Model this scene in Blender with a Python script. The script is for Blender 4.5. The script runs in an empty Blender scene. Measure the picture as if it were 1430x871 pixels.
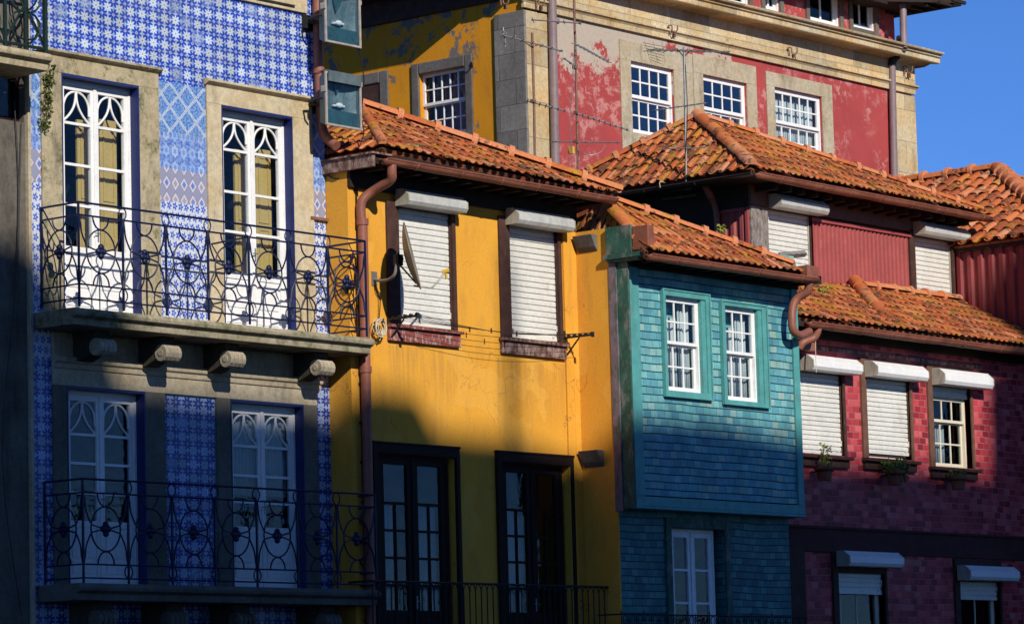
import bpy, math, random
from mathutils import Vector, Matrix
random.seed(7)
sc = bpy.context.scene
COL = sc.collection
R = math.radians

# ---------------------------------------------------------------- camera and measuring
F = 4900.; AL = R(39.6); PT = math.atan(600/4900); RO = .027
fw = Vector((math.cos(PT)*math.cos(AL), math.cos(PT)*math.sin(AL), math.sin(PT)))
r0 = Vector((math.sin(AL), -math.cos(AL), 0)); u0 = r0.cross(fw)
RX = math.cos(RO)*r0 - math.sin(RO)*u0
UX = math.sin(RO)*r0 + math.cos(RO)*u0
CAM = Vector((-30.6747, -30.2416, 1.6))
# the street front runs along +X; n is metres in front of it (towards -Y), z is height
def ray(px, py): return fw + (px-715)/F*RX + (435.5-py)/F*UX
def P(px, py, n=0):
    d = ray(px, py); t = (-n-CAM.y)/d.y
    return (CAM.x+d.x*t, n, CAM.z+d.z*t)
def PS(px, py, s):
    d = ray(px, py); t = (s-CAM.x)/d.x
    return (s, -(CAM.y+d.y*t), CAM.z+d.z*t)
def ext(x0, x1, yt, yb, n):
    """metre extents of a rectangle on the plane n"""
    ym = (yt+yb)/2; xm = (x0+x1)/2
    return P(x0, ym, n)[0], P(x1, ym, n)[0], P(xm, yb, n)[2], P(xm, yt, n)[2]

# ---------------------------------------------------------------- mesh helpers, coordinates (s, n, z)
class MB:
    def __init__(s): s.v = []; s.f = []; s.c = []; s.cc = None; s.m = []; s.mi = 0
    def add(s, vs, fs):
        b = len(s.v); s.v += [tuple(q) for q in vs]
        for f in fs: s.f.append([b+i for i in f]); s.c.append(s.cc); s.m.append(s.mi)
        return s
    def box(s, a, b, n0, n1, z0, z1):
        if a > b: a, b = b, a
        if n0 > n1: n0, n1 = n1, n0
        if z0 > z1: z0, z1 = z1, z0
        return s.add([(a,n0,z0),(b,n0,z0),(b,n1,z0),(a,n1,z0),(a,n0,z1),(b,n0,z1),(b,n1,z1),(a,n1,z1)],
              [(0,1,2,3),(4,7,6,5),(0,4,5,1),(2,6,7,3),(1,5,6,2),(0,3,7,4)])
    def quad(s, *p): return s.add(p, [tuple(range(len(p)))])
    def prism_s(s, prof, a, b):          # profile in (n,z) run along s
        k = len(prof); vs = [(a,n,z) for n,z in prof]+[(b,n,z) for n,z in prof]
        return s.add(vs, [tuple(range(k)), tuple(range(2*k-1,k-1,-1))]+[(i,k+i,k+(i+1)%k,(i+1)%k) for i in range(k)])
    def prism_n(s, prof, a, b):          # profile in (s,z) run along n
        k = len(prof); vs = [(p,a,z) for p,z in prof]+[(p,b,z) for p,z in prof]
        return s.add(vs, [tuple(range(k)), tuple(range(2*k-1,k-1,-1))]+[(i,k+i,k+(i+1)%k,(i+1)%k) for i in range(k)])
    def slab(s, pts, th, d=None):        # polygon with thickness downwards
        k = len(pts); q = [Vector(p) for p in pts]; d = Vector(d) if d else Vector((0,0,-th))
        return s.add([tuple(p) for p in q]+[tuple(p+d) for p in q],
              [tuple(range(k)), tuple(range(2*k-1,k-1,-1))]+[(i,k+i,k+(i+1)%k,(i+1)%k) for i in range(k)])
    def tube(s, path, r, seg=6, cap=True, closed=False):
        path = [Vector(p) for p in path]; n = len(path)
        rs = r if isinstance(r, (list, tuple)) else [r]*n
        prev = None; rings = []
        for i, p in enumerate(path):
            if closed: t = path[(i+1) % n]-path[i-1]
            else: t = path[min(i+1, n-1)]-path[max(i-1, 0)]
            if t.length < 1e-9: t = Vector((0,0,1))
            t.normalize()
            if prev is None:
                a = Vector((0,0,1)) if abs(t.z) < .9 else Vector((1,0,0)); prev = t.cross(a).normalized()
            x = prev - t*prev.dot(t)
            if x.length < 1e-6: x = t.orthogonal()
            x.normalize(); prev = x; y = t.cross(x)
            rings.append([tuple(p+(x*math.cos(2*math.pi*k/seg)+y*math.sin(2*math.pi*k/seg))*rs[i]) for k in range(seg)])
        vs = [q for g in rings for q in g]; fs = []
        m = n if closed else n-1
        for i in range(m):
            a = i*seg; b = ((i+1) % n)*seg
            for k in range(seg): fs.append((a+k, a+(k+1) % seg, b+(k+1) % seg, b+k))
        if cap and not closed: fs.append(tuple(range(seg))); fs.append(tuple((n-1)*seg+k for k in reversed(range(seg))))
        return s.add(vs, fs)
    def ball(s, c, r, sx=1, sy=1, sz=1, a=8, b=6):
        vs = []; fs = []
        for i in range(b+1):
            th = math.pi*i/b
            for k in range(a):
                ph = 2*math.pi*k/a
                vs.append((c[0]+r*sx*math.sin(th)*math.cos(ph), c[1]+r*sy*math.sin(th)*math.sin(ph), c[2]+r*sz*math.cos(th)))
        for i in range(b):
            for k in range(a): fs.append((i*a+k, (i+1)*a+k, (i+1)*a+(k+1) % a, i*a+(k+1) % a))
        return s.add(vs, fs)

def tagk(o, label=None, cat=None, group=None, kind=None):
    if label: o['label'] = label
    if cat: o['category'] = cat
    if group: o['group'] = group
    if kind: o['kind'] = kind
    return o
BASE = {}
def thing(name, loc, label, cat, group=None, kind=None):
    o = bpy.data.objects.new(name, None); COL.objects.link(o)
    o.location = (loc[0], -loc[1], loc[2]); o.empty_display_size = .3
    BASE[o.name] = Vector(o.location)
    return tagk(o, label, cat, group, kind)
def build(mb, name, mat, parent=None, smooth=False, bevel=0, solid=0, label=None, loc=None, weld=False):
    base = BASE[parent.name] if parent else (Vector((loc[0], -loc[1], loc[2])) if loc else Vector((0,0,0)))
    me = bpy.data.meshes.new(name)
    me.from_pydata([(v[0]-base.x, -v[1]-base.y, v[2]-base.z) for v in mb.v], [], mb.f)
    mats = mat if isinstance(mat, list) else [mat]
    for m in mats: me.materials.append(m)
    if len(mats) > 1:
        for i, p in enumerate(me.polygons): p.material_index = mb.m[i]
    if any(c is not None for c in mb.c):
        at = me.color_attributes.new('tile', 'FLOAT_COLOR', 'CORNER')
        for p, c in zip(me.polygons, mb.c):
            for li in p.loop_indices: at.data[li].color = c or (.5,.5,.5,1)
    import bmesh
    bm = bmesh.new(); bm.from_mesh(me)
    if weld: bmesh.ops.remove_doubles(bm, verts=bm.verts, dist=1e-5)
    bmesh.ops.recalc_face_normals(bm, faces=bm.faces)
    bm.to_mesh(me); bm.free()
    if smooth:
        for p in me.polygons: p.use_smooth = True
        try: me.set_sharp_from_angle(angle=R(50))
        except Exception: pass
    o = bpy.data.objects.new(name, me); COL.objects.link(o)
    if parent:
        o.parent = parent; BASE[o.name] = base
    else:
        o.location = base; BASE[o.name] = base
    if bevel:
        b = o.modifiers.new('b', 'BEVEL'); b.width = bevel; b.segments = 2; b.limit_method = 'ANGLE'; b.angle_limit = R(40)
    if solid:
        b = o.modifiers.new('s', 'SOLIDIFY'); b.thickness = solid; b.offset = 0
    if label: o['label'] = label
    return o

# ---------------------------------------------------------------- node helpers
class G:
    def __init__(s, name):
        s.m = bpy.data.materials.new(name); s.m.use_nodes = True
        s.t = s.m.node_tree; s.N = s.t.nodes; s.L = s.t.links
        s.b = s.N['Principled BSDF']; s.out = s.N['Material Output']
        g = s.N.new('ShaderNodeNewGeometry'); s.pos = g.outputs['Position']
        sp = s.N.new('ShaderNodeSeparateXYZ'); s.L.new(s.pos, sp.inputs[0])
        s.x, s.y, s.z = sp.outputs[0], sp.outputs[1], sp.outputs[2]
    def put(s, v, i):
        if isinstance(v, (int, float)): i.default_value = v
        elif isinstance(v, tuple): i.default_value = (v+(1,))[:4] if len(i.default_value) == 4 else v[:3]
        else: s.L.new(v, i)
    def m_(s, op, a, b=None, c=None, clamp=False):
        n = s.N.new('ShaderNodeMath'); n.operation = op; n.use_clamp = clamp
        s.put(a, n.inputs[0])
        if b is not None: s.put(b, n.inputs[1])
        if c is not None: s.put(c, n.inputs[2])
        return n.outputs[0]
    def mix(s, f, a, b, mode='MIX'):
        n = s.N.new('ShaderNodeMix'); n.data_type = 'RGBA'; n.blend_type = mode
        s.put(f, n.inputs[0]); s.put(a, n.inputs[6]); s.put(b, n.inputs[7]); return n.outputs[2]
    def vec(s, x, y, z=0.):
        n = s.N.new('ShaderNodeCombineXYZ'); s.put(x, n.inputs[0]); s.put(y, n.inputs[1]); s.put(z, n.inputs[2]); return n.outputs[0]
    def noise(s, sc_, det=4, rough=.6, vec=None, dist=0):
        n = s.N.new('ShaderNodeTexNoise'); n.inputs['Scale'].default_value = sc_; n.inputs['Detail'].default_value = det
        n.inputs['Roughness'].default_value = rough; n.inputs['Distortion'].default_value = dist
        s.L.new(vec or s.pos, n.inputs['Vector']); return n.outputs['Fac']
    def white(s, v):
        n = s.N.new('ShaderNodeTexWhiteNoise'); n.noise_dimensions = '3D'; s.L.new(v, n.inputs['Vector']); return n.outputs['Value'], n.outputs['Color']
    def ramp(s, f, *st):
        n = s.N.new('ShaderNodeValToRGB'); e = n.color_ramp.elements
        while len(e) < len(st): e.new(.5)
        for i, (p, c) in enumerate(st):
            e[i].position = p
            if isinstance(c, (int, float)): c = (c, c, c)
            e[i].color = tuple(c)+(1,)
        s.put(f, n.inputs[0]); return n.outputs[0]
    def step(s, v, a, b):     # smooth step 0..1 for v from a to b
        n = s.N.new('ShaderNodeMapRange'); n.interpolation_type = 'SMOOTHSTEP'
        s.put(v, n.inputs[0]); s.put(a, n.inputs[1]); s.put(b, n.inputs[2]); return n.outputs[0]
    def bump(s, h, st=.3, dist=.01):
        n = s.N.new('ShaderNodeBump'); n.inputs['Strength'].default_value = st; n.inputs['Distance'].default_value = dist
        s.L.new(h, n.inputs['Height']); s.L.new(n.outputs[0], s.b.inputs['Normal'])
    def fin(s, col, rough=.6, spec=.5, metal=0):
        s.put(col, s.b.inputs['Base Color']); s.put(rough, s.b.inputs['Roughness'])
        s.b.inputs['Specular IOR Level'].default_value = spec; s.b.inputs['Metallic'].default_value = metal
        return s.m

def simple(name, c, rough=.6, var=.25, sc_=6, bump=.2, dirt=None, spec=.3, metal=0, dirtamt=(.55,.75)):
    g = G(name); n1 = g.noise(sc_, 6); n2 = g.noise(sc_*9, 3)
    f = g.ramp(n1, (.3, 1-var), (.7, 1+var*.35)); col = g.mix(1., c, f, 'MULTIPLY')
    col = g.mix(1., col, g.ramp(n2, (.3, .88), (.7, 1.06)), 'MULTIPLY')
    if dirt:
        v = g.vec(g.m_('ADD', g.x, g.y), g.m_('MULTIPLY', g.z, .35))
        n3 = g.noise(sc_*1.7, 7, .7, vec=v)
        col = g.mix(g.ramp(n3, (dirtamt[0], 0.), (dirtamt[1], .8)), col, dirt)
    if bump: g.bump(n2, bump, .01)
    return g.fin(col, rough, spec, metal)
M = {}
M['white'] = simple('white_paint', (.86,.86,.85), .4, .10, 5, .1, (.45,.42,.36), dirtamt=(.62,.85))
M['cream'] = simple('cream_paint', (.74,.68,.52), .45, .12, 5, .1)
M['navy'] = simple('navy_paint', (.018,.03,.14), .4, .25, 5, .15)
M['iron'] = simple('wrought_iron_blue', (.007,.012,.052), .4, .3, 20, .3)
M['iron_green'] = simple('wrought_iron_green', (.012,.03,.026), .5, .3, 20, .3)
M['iron_black'] = simple('iron_black', (.02,.02,.022), .5, .3, 20, .2)
M['brown'] = simple('brown_wood', (.075,.034,.026), .75, .4, 8, .4, (.19,.15,.13), dirtamt=(.6,.8))
M['brown_light'] = simple('brown_wood_light', (.17,.085,.055), .6, .3, 8, .3)
M['peeled'] = simple('peeling_wood', (.13,.06,.045), .7, .4, 8, .5, (.42,.30,.27), dirtamt=(.45,.6))
M['redpeel'] = simple('peeling_red_sill', (.30,.075,.06), .7, .5, 14, .5, (.5,.42,.38), dirtamt=(.5,.62))
M['darkwood'] = simple('dark_brown_wood', (.026,.016,.014), .6, .3, 6, .2, spec=.12)
M['soffit'] = simple('dark_soffit_boards', (.032,.02,.016), .8, .3, 6, .3)
M['greywood'] = simple('weathered_wood', (.30,.27,.25), .8, .3, 10, .5, (.12,.08,.06), dirtamt=(.45,.6))
M['teal'] = simple('teal_paint', (.10,.36,.35), .5, .25, 4, .3, (.10,.19,.16), dirtamt=(.52,.75))
M['tealdark'] = simple('mossy_green_paint', (.035,.115,.085), .65, .45, 5, .5, (.20,.19,.17), dirtamt=(.5,.62))
M['lilac'] = simple('weathered_lilac_board', (.20,.16,.19), .8, .4, 6, .5, (.05,.08,.05), dirtamt=(.5,.6))
M['corr'] = simple('corrugated_red_paint', (.36,.075,.07), .5, .16, 3, .1, (.45,.22,.2), dirtamt=(.62,.8))
M['corrdark'] = simple('corrugated_maroon_paint', (.26,.036,.040), .5, .22, 3, .1, (.25,.10,.09), dirtamt=(.62,.8))
M['gutter'] = simple('rusty_brown_gutter', (.27,.095,.058), .5, .35, 5, .25, (.36,.22,.17), dirtamt=(.58,.75))
M['pipe'] = simple('brown_pipe', (.30,.11,.075), .45, .22, 3, .15, (.40,.21,.16), dirtamt=(.6,.8))
M['lilacpipe'] = simple('mauve_pipe', (.26,.19,.20), .45, .25, 3, .15, (.18,.09,.07), dirtamt=(.6,.8))
M['alu'] = simple('shutter_box_metal', (.55,.56,.53), .38, .2, 7, .1, (.33,.31,.27), dirtamt=(.5,.75))
M['alucap'] = simple('shutter_box_cap', (.45,.43,.37), .5, .2, 7, .1, (.22,.2,.16), dirtamt=(.5,.7))
M['slat'] = simple('shutter_slats', (.75,.74,.68), .42, .12, 2, .05, (.40,.36,.27), dirtamt=(.54,.85))
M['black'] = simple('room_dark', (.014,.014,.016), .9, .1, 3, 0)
M['ochre'] = simple('ochre_inner_shutter', (.62,.41,.14), .55, .12, 4, .1)
M['curtain'] = simple('curtain_cloth', (.62,.62,.60), .9, .12, 12, .3)
M['tealmetal'] = simple('teal_enamel', (.04,.11,.12), .5, .3, 8, .1, (.03,.05,.05), dirtamt=(.5,.7))
M['rubber'] = simple('cable_black', (.02,.02,.02), .5, .1, 9, 0)
M['galv'] = simple('galvanised_steel', (.34,.34,.33), .42, .25, 9, .1, (.2,.12,.08), metal=.6, dirtamt=(.6,.8))
M['rustmast'] = simple('rusty_mast', (.25,.13,.09), .6, .35, 9, .2)
M['dish'] = simple('dish_enamel', (.24,.215,.18), .4, .15, 6, .1)
M['rope'] = simple('rope', (.62,.56,.42), .9, .2, 30, .2)
M['yellowcap'] = simple('yellow_plastic', (.65,.42,.05), .5, .1, 9, 0)
M['terra'] = simple('terracotta_pot', (.30,.10,.055), .8, .25, 8, .3)
M['soil'] = simple('soil', (.04,.03,.02), 1, .3, 20, .4)
M['mirror'] = simple('lamp_reflector', (.27,.33,.33), .45, .5, 5, .1, (.05,.10,.11), metal=.1, dirtamt=(.38,.60))
M['lampbody'] = simple('lamp_housing', (.11,.15,.16), .5, .3, 8, .2, (.22,.20,.18))
M['lamprim'] = simple('lamp_rim', (.42,.38,.34), .5, .3, 12, .2, (.2,.12,.09))
M['mortar'] = simple('mortar', (.42,.38,.33), .95, .3, 12, .6, (.14,.13,.08))
M['occl'] = simple('far_plaster', (.16,.14,.12), .9, .2, 1, .2)
M['band'] = simple('maroon_band_plaster', (.085,.03,.028), .85, .3, 4, .3, (.05,.03,.03))
M['street'] = simple('granite_setts', (.055,.055,.055), .9, .3, 2, .3)

def glass(name, tint=(.9,.95,.97), refl=.10):
    g = G(name); t = g.t
    tr = g.N.new('ShaderNodeBsdfTransparent'); tr.inputs[0].default_value = tint+(1,)
    gl = g.N.new('ShaderNodeBsdfGlossy'); gl.inputs['Roughness'].default_value = .03
    bp = g.N.new('ShaderNodeBump'); bp.inputs['Strength'].default_value = .35; bp.inputs['Distance'].default_value = .02
    g.L.new(g.noise(3.5, 3), bp.inputs['Height']); g.L.new(bp.outputs[0], gl.inputs['Normal'])
    gg = g.N.new('ShaderNodeNewGeometry'); dp = g.N.new('ShaderNodeVectorMath'); dp.operation = 'DOT_PRODUCT'; g.L.new(gg.outputs['Incoming'], dp.inputs[0]); g.L.new(gg.outputs['Normal'], dp.inputs[1])
    c_ = g.m_('SUBTRACT', 1., g.m_('ABSOLUTE', dp.outputs['Value'])); fa = g.m_('ADD', g.m_('MULTIPLY', g.m_('POWER', c_, 5.), .9), .03+refl, clamp=True)
    mx = g.N.new('ShaderNodeMixShader'); g.L.new(fa, mx.inputs[0]); g.L.new(tr.outputs[0], mx.inputs[1]); g.L.new(gl.outputs[0], mx.inputs[2])
    g.L.new(mx.outputs[0], g.out.inputs[0]); return g.m
M['glass'] = glass('window_glass', refl=.0); M['glassblue'] = glass('window_glass_dusty', (.8,.85,.88), .012); M['glassfar'] = glass('window_glass_reflecting', (.75,.82,.88), .12)

# stone
def stone(name, base, warm, moss=.0, courses=None, dark=(.09,.085,.07)):
    g = G(name); n1 = g.noise(1.6, 6); n2 = g.noise(14, 5, .7); n3 = g.noise(60, 2)
    col = g.mix(g.ramp(n1, (.35, 0.), (.65, 1.)), base, warm)
    v = g.vec(g.m_('ADD', g.x, g.y), g.m_('MULTIPLY', g.z, .3))
    col = g.mix(g.ramp(g.noise(2.6, 8, .7, vec=v), (.52, 0.), (.72, .75)), col, dark)
    col = g.mix(1., col, g.ramp(n2, (.3, .75), (.7, 1.15)), 'MULTIPLY')
    col = g.mix(1., col, g.ramp(n3, (.3, .85), (.7, 1.1)), 'MULTIPLY')
    if moss: col = g.mix(g.ramp(g.noise(5, 8, .75), (.62-moss, 0.), (.72-moss*.6, .85)), col, (.075,.085,.02))
    h = n2
    if courses:
        w, hh, zoff = courses
        u = g.m_('ADD', g.x, g.y); zz = g.m_('ADD', g.z, zoff)
        row = g.m_('FLOOR', g.m_('DIVIDE', zz, hh))
        uo = g.m_('ADD', g.m_('DIVIDE', u, w), g.m_('MULTIPLY', g.m_('MODULO', row, 2.), .5))
        fu = g.m_('FRACT', uo); fz = g.m_('FRACT', g.m_('DIVIDE', zz, hh))
        eu = g.m_('MULTIPLY', g.m_('MINIMUM', fu, g.m_('SUBTRACT', 1., fu)), w)
        ez = g.m_('MULTIPLY', g.m_('MINIMUM', fz, g.m_('SUBTRACT', 1., fz)), hh)
        e = g.m_('ADD', .35, g.m_('MULTIPLY', .65, g.step(g.m_('MINIMUM', eu, ez), .004, .012)))
        rv, _ = g.white(g.vec(g.m_('FLOOR', uo), row))
        col = g.mix(1., col, g.ramp(rv, (0., .78), (1., 1.15)), 'MULTIPLY')
        col = g.mix(e, g.mix(.6, col, (.05,.045,.04)), col)
        h = g.m_('ADD', g.m_('MULTIPLY', n2, .3), e)
    g.bump(h, .5, .012)
    return g.fin(col, .9, .25)
M['stone'] = stone('granite_surround', (.62,.54,.38), (.55,.43,.25), 0, dark=(.22,.19,.13))
M['stonemoss'] = stone('mossy_granite', (.50,.43,.29), (.40,.33,.20), .10)
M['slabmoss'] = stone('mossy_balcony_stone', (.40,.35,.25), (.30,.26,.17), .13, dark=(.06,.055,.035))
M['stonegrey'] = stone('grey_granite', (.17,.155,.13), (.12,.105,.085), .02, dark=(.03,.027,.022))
M['stoneyel'] = stone('yellow_sandstone', (.58,.50,.34), (.60,.42,.20), 0, courses=(1.15,.62,.13), dark=(.28,.21,.12))
M['stonepale'] = stone('pale_stone', (.50,.44,.33), (.46,.38,.25), 0, dark=(.16,.13,.09))
M['quoin'] = stone('shaded_quoins', (.25,.23,.21), (.19,.175,.16), 0, courses=(.72,.44,.1), dark=(.07,.06,.06))  # corner stone of the side face, its shade painted in as grey
M['stonedark'] = stone('rough_dark_stone', (.17,.16,.15), (.13,.11,.10), 0)

M['jamb'] = stone('shaded_jamb_granite', (.17,.165,.14), (.13,.125,.10), .02, dark=(.05,.05,.04))  # lower door jambs: surround granite with the shade put into its colour
M['stoneshade'] = stone('shaded_granite', (.07,.062,.05), (.05,.045,.035), 0, dark=(.02,.018,.015))  # corbel bodies: granite darkened to paint in the shade under the slab
# plasters
def plaster(name, c, c2, stain, patch=None, patchcol=(.2,.2,.2), thr=(.55,.6), psc=1.2):
    g = G(name); n1 = g.noise(.9, 5); n2 = g.noise(30, 4, .7)
    col = g.mix(g.ramp(n1, (.35, 0.), (.65, 1.)), c, c2)
    v = g.vec(g.m_('MULTIPLY', g.m_('ADD', g.x, g.y), 2.2), g.m_('MULTIPLY', g.z, .5))
    col = g.mix(g.ramp(g.noise(2.2, 8, .7, vec=v), (.50, 0.), (.78, .65)), col, stain)
    col = g.mix(g.ramp(g.noise(11, 3, .5), (.70, 0.), (.74, .6)), col, stain)
    if name == 'yellow_plaster':      # rain streaks that run down from the sills and beside the pipe, hairline cracks
        sv = g.vec(g.m_('MULTIPLY', g.m_('ADD', g.x, g.y), 16.), g.m_('MULTIPLY', g.z, .7)); sn = g.ramp(g.noise(1., 5, .7, vec=sv), (.42, 0.), (.68, 1.))
        m_all = 0.
        for xa, xb, yb_ in ((541, 640, 487), (692, 790, 505)):
            xs0, xs1, zt_ = P(xa, yb_, .37)[0], P(xb, yb_, .37)[0], P((xa+xb)/2, yb_, .37)[2]
            mx = g.m_('MULTIPLY', g.step(g.x, xs0, xs0+.05), g.m_('SUBTRACT', 1., g.step(g.x, xs1-.05, xs1)))
            mz = g.m_('MULTIPLY', g.step(g.z, zt_-1.0, zt_-.05), g.m_('SUBTRACT', 1., g.step(g.z, zt_, zt_+.02)))
            m_all = g.m_('ADD', m_all, g.m_('MULTIPLY', mx, mz))
        xp = P(506, 400, .37)[0]; m_all = g.m_('ADD', m_all, g.m_('MULTIPLY', g.m_('SUBTRACT', 1., g.step(g.m_('ABSOLUTE', g.m_('SUBTRACT', g.x, xp)), .08, .30)), .8))
        col = g.mix(g.m_('MULTIPLY', g.m_('MULTIPLY', m_all, sn), .55), col, (.30,.17,.06))
        vo = g.N.new('ShaderNodeTexVoronoi'); vo.feature = 'DISTANCE_TO_EDGE'; vo.inputs['Scale'].default_value = .75
        wv = g.N.new('ShaderNodeVectorMath'); wv.operation = 'ADD'; nn2 = g.N.new('ShaderNodeTexNoise'); nn2.inputs['Scale'].default_value = 2.2; nn2.inputs['Detail'].default_value = 6
        g.L.new(g.pos, nn2.inputs['Vector']); g.L.new(g.pos, wv.inputs[0]); g.L.new(nn2.outputs['Color'], wv.inputs[1]); g.L.new(wv.outputs[0], vo.inputs['Vector'])
        ck = g.m_('MULTIPLY', g.m_('SUBTRACT', 1., g.step(vo.outputs['Distance'], .002, .008)), g.step(g.noise(.9, 2), .48, .56))
        col = g.mix(g.m_('MULTIPLY', ck, .6), col, (.22,.12,.04))
        pt = g.step(g.noise(1.3, 2, .5), .60, .62); col = g.mix(g.m_('MULTIPLY', pt, .35), col, (.80,.44,.08))
    if patch:
        n3 = g.noise(psc, 9, .72, dist=.3); col = g.mix(g.step(g.m_('ADD', n3, patch(g)), thr[0], thr[1]), col, patchcol)
    col = g.mix(1., col, g.ramp(n2, (.3, .9), (.7, 1.05)), 'MULTIPLY')
    g.bump(g.m_('ADD', n2, g.m_('MULTIPLY', n1, 2.)), .25, .01)
    return g.fin(col, .85, .3)
M['yellow'] = plaster('yellow_plaster', (.76,.37,.04), (.72,.335,.034), (.42,.22,.06))
M['ochrewall'] = plaster('ochre_plaster', (.72,.30,.010), (.64,.26,.010), (.36,.18,.03),
    lambda g: g.m_('MULTIPLY', g.step(g.z, 12.4, 13.2), .13), (.17,.15,.14), (.645,.685), 1.1)
SB = P(732, 50, -6.5)[0]
M['redwall'] = plaster('red_plaster', (.42,.072,.075), (.38,.062,.066), (.48,.20,.18),
    lambda g: g.m_('ADD', g.m_('MULTIPLY', g.m_('SUBTRACT', 1., g.step(g.x, P(880,80,-6.5)[0], P(1080,80,-6.5)[0])),
        g.m_('MULTIPLY', g.step(g.z, P(850,170,-6.5)[2], P(850,80,-6.5)[2]), .19)), 0.),
    (.52,.46,.36), (.60,.615), 1.4)
# fine scratches on the red plaster
g = G('red_plaster_scratched'); 
def _red():
    n1 = g.noise(1., 4)
    col = g.mix(g.ramp(n1, (.35, 0.), (.65, 1.)), (.41,.064,.062), (.35,.052,.052))
    w = g.m_('MULTIPLY', g.m_('SUBTRACT', 1., g.step(g.x, P(858,90,-6.5)[0], P(1075,80,-6.5)[0])), 1.)
    w = g.m_('MULTIPLY', w, g.step(g.z, P(850,165,-6.5)[2], P(850,75,-6.5)[2]))
    top = g.m_('MULTIPLY', g.step(g.z, P(1100,125,-6.5)[2], P(1100,88,-6.5)[2]), g.m_('SUBTRACT', 1., g.step(g.x, P(1120,80,-6.5)[0], P(1180,80,-6.5)[0])))
    w = g.m_('ADD', g.m_('MULTIPLY', w, .22), g.m_('MULTIPLY', top, .10))
    f = g.step(g.m_('ADD', g.noise(1.6, 9, .74, dist=.2), w), .655, .69)
    col = g.mix(f, col, g.mix(g.noise(14, 4), (.52,.46,.37), (.38,.31,.25)))
    sc2 = g.step(g.noise(5.5, 9, .82), .505, .56); zone = g.step(g.noise(.9, 3), .42, .58)
    col = g.mix(g.m_('MULTIPLY', g.m_('MULTIPLY', sc2, zone), .6), col, (.60,.33,.30))
    g.bump(g.noise(30, 4), .3, .01)
    return g.fin(col, .85, .3)
M['redwall'] = _red()

# small wall tiles
def tiles(name, w, h, cols, mort, mcol, rough=.3, jit=.0, msize=.006, offs=.5):
    g = G(name)
    u = g.m_('ADD', g.x, g.y)
    wob = g.m_('MULTIPLY', g.m_('SUBTRACT', g.noise(.8, 2), .5), .06)
    zz = g.m_('ADD', g.z, wob); row = g.m_('FLOOR', g.m_('DIVIDE', zz, h))
    ro, _ = g.white(g.vec(row, 3., 1.))
    uo = g.m_('ADD', g.m_('DIVIDE', u, w), g.m_('ADD', g.m_('MULTIPLY', g.m_('MODULO', row, 2.), offs), g.m_('MULTIPLY', ro, .22)))
    fu = g.m_('FRACT', uo); fz = g.m_('FRACT', g.m_('DIVIDE', zz, h))
    eu = g.m_('MULTIPLY', g.m_('MINIMUM', fu, g.m_('SUBTRACT', 1., fu)), w)
    ez = g.m_('MULTIPLY', g.m_('MINIMUM', fz, g.m_('SUBTRACT', 1., fz)), h)
    e = g.m_('MULTIPLY', g.m_('ADD', .28, g.m_('MULTIPLY', .72, g.step(eu, .001, msize))), g.step(ez, .004, msize*2.2)) if name.startswith('teal') else g.m_('MULTIPLY', g.step(eu, .001, msize), g.step(ez, .003, msize*1.5))
    rv, rc = g.white(g.vec(g.m_('FLOOR', uo), row))
    rv = g.m_('ADD', g.m_('MULTIPLY', rv, .75), g.m_('MULTIPLY', g.noise(.8, 3), .25))
    col = g.ramp(rv, *cols)
    col = g.mix(1., col, g.ramp(g.noise(3, 6, .7), (.35, .72), (.65, 1.08)), 'MULTIPLY')
    col = g.mix(1., col, g.ramp(g.noise(40, 2), (.3, .88), (.7, 1.06)), 'MULTIPLY')
    col = g.mix(e, mcol, col)
    # each tile tilts a little: use the random value as height slope
    hgt = g.m_('ADD', g.m_('MULTIPLY', e, 1.), g.m_('MULTIPLY', g.m_('MULTIPLY', g.m_('SUBTRACT', 1., fz), rv), .9))
    g.bump(hgt, .5, .012)
    return g.fin(col, rough, .22)
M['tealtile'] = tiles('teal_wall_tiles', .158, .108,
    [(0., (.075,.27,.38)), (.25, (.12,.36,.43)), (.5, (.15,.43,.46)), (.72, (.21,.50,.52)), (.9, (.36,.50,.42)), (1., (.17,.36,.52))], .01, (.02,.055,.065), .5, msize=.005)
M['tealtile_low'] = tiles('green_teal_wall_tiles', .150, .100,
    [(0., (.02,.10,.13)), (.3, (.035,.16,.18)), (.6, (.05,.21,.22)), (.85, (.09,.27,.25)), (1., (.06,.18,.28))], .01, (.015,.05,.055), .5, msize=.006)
M['redtile'] = tiles('crimson_wall_tiles', .165, .098,
    [(0., (.17,.016,.022)), (.3, (.36,.034,.048)), (.55, (.53,.06,.072)), (.8, (.62,.11,.12)), (1., (.55,.21,.21))], .01, (.42,.15,.15), .5, msize=.006)

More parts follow.
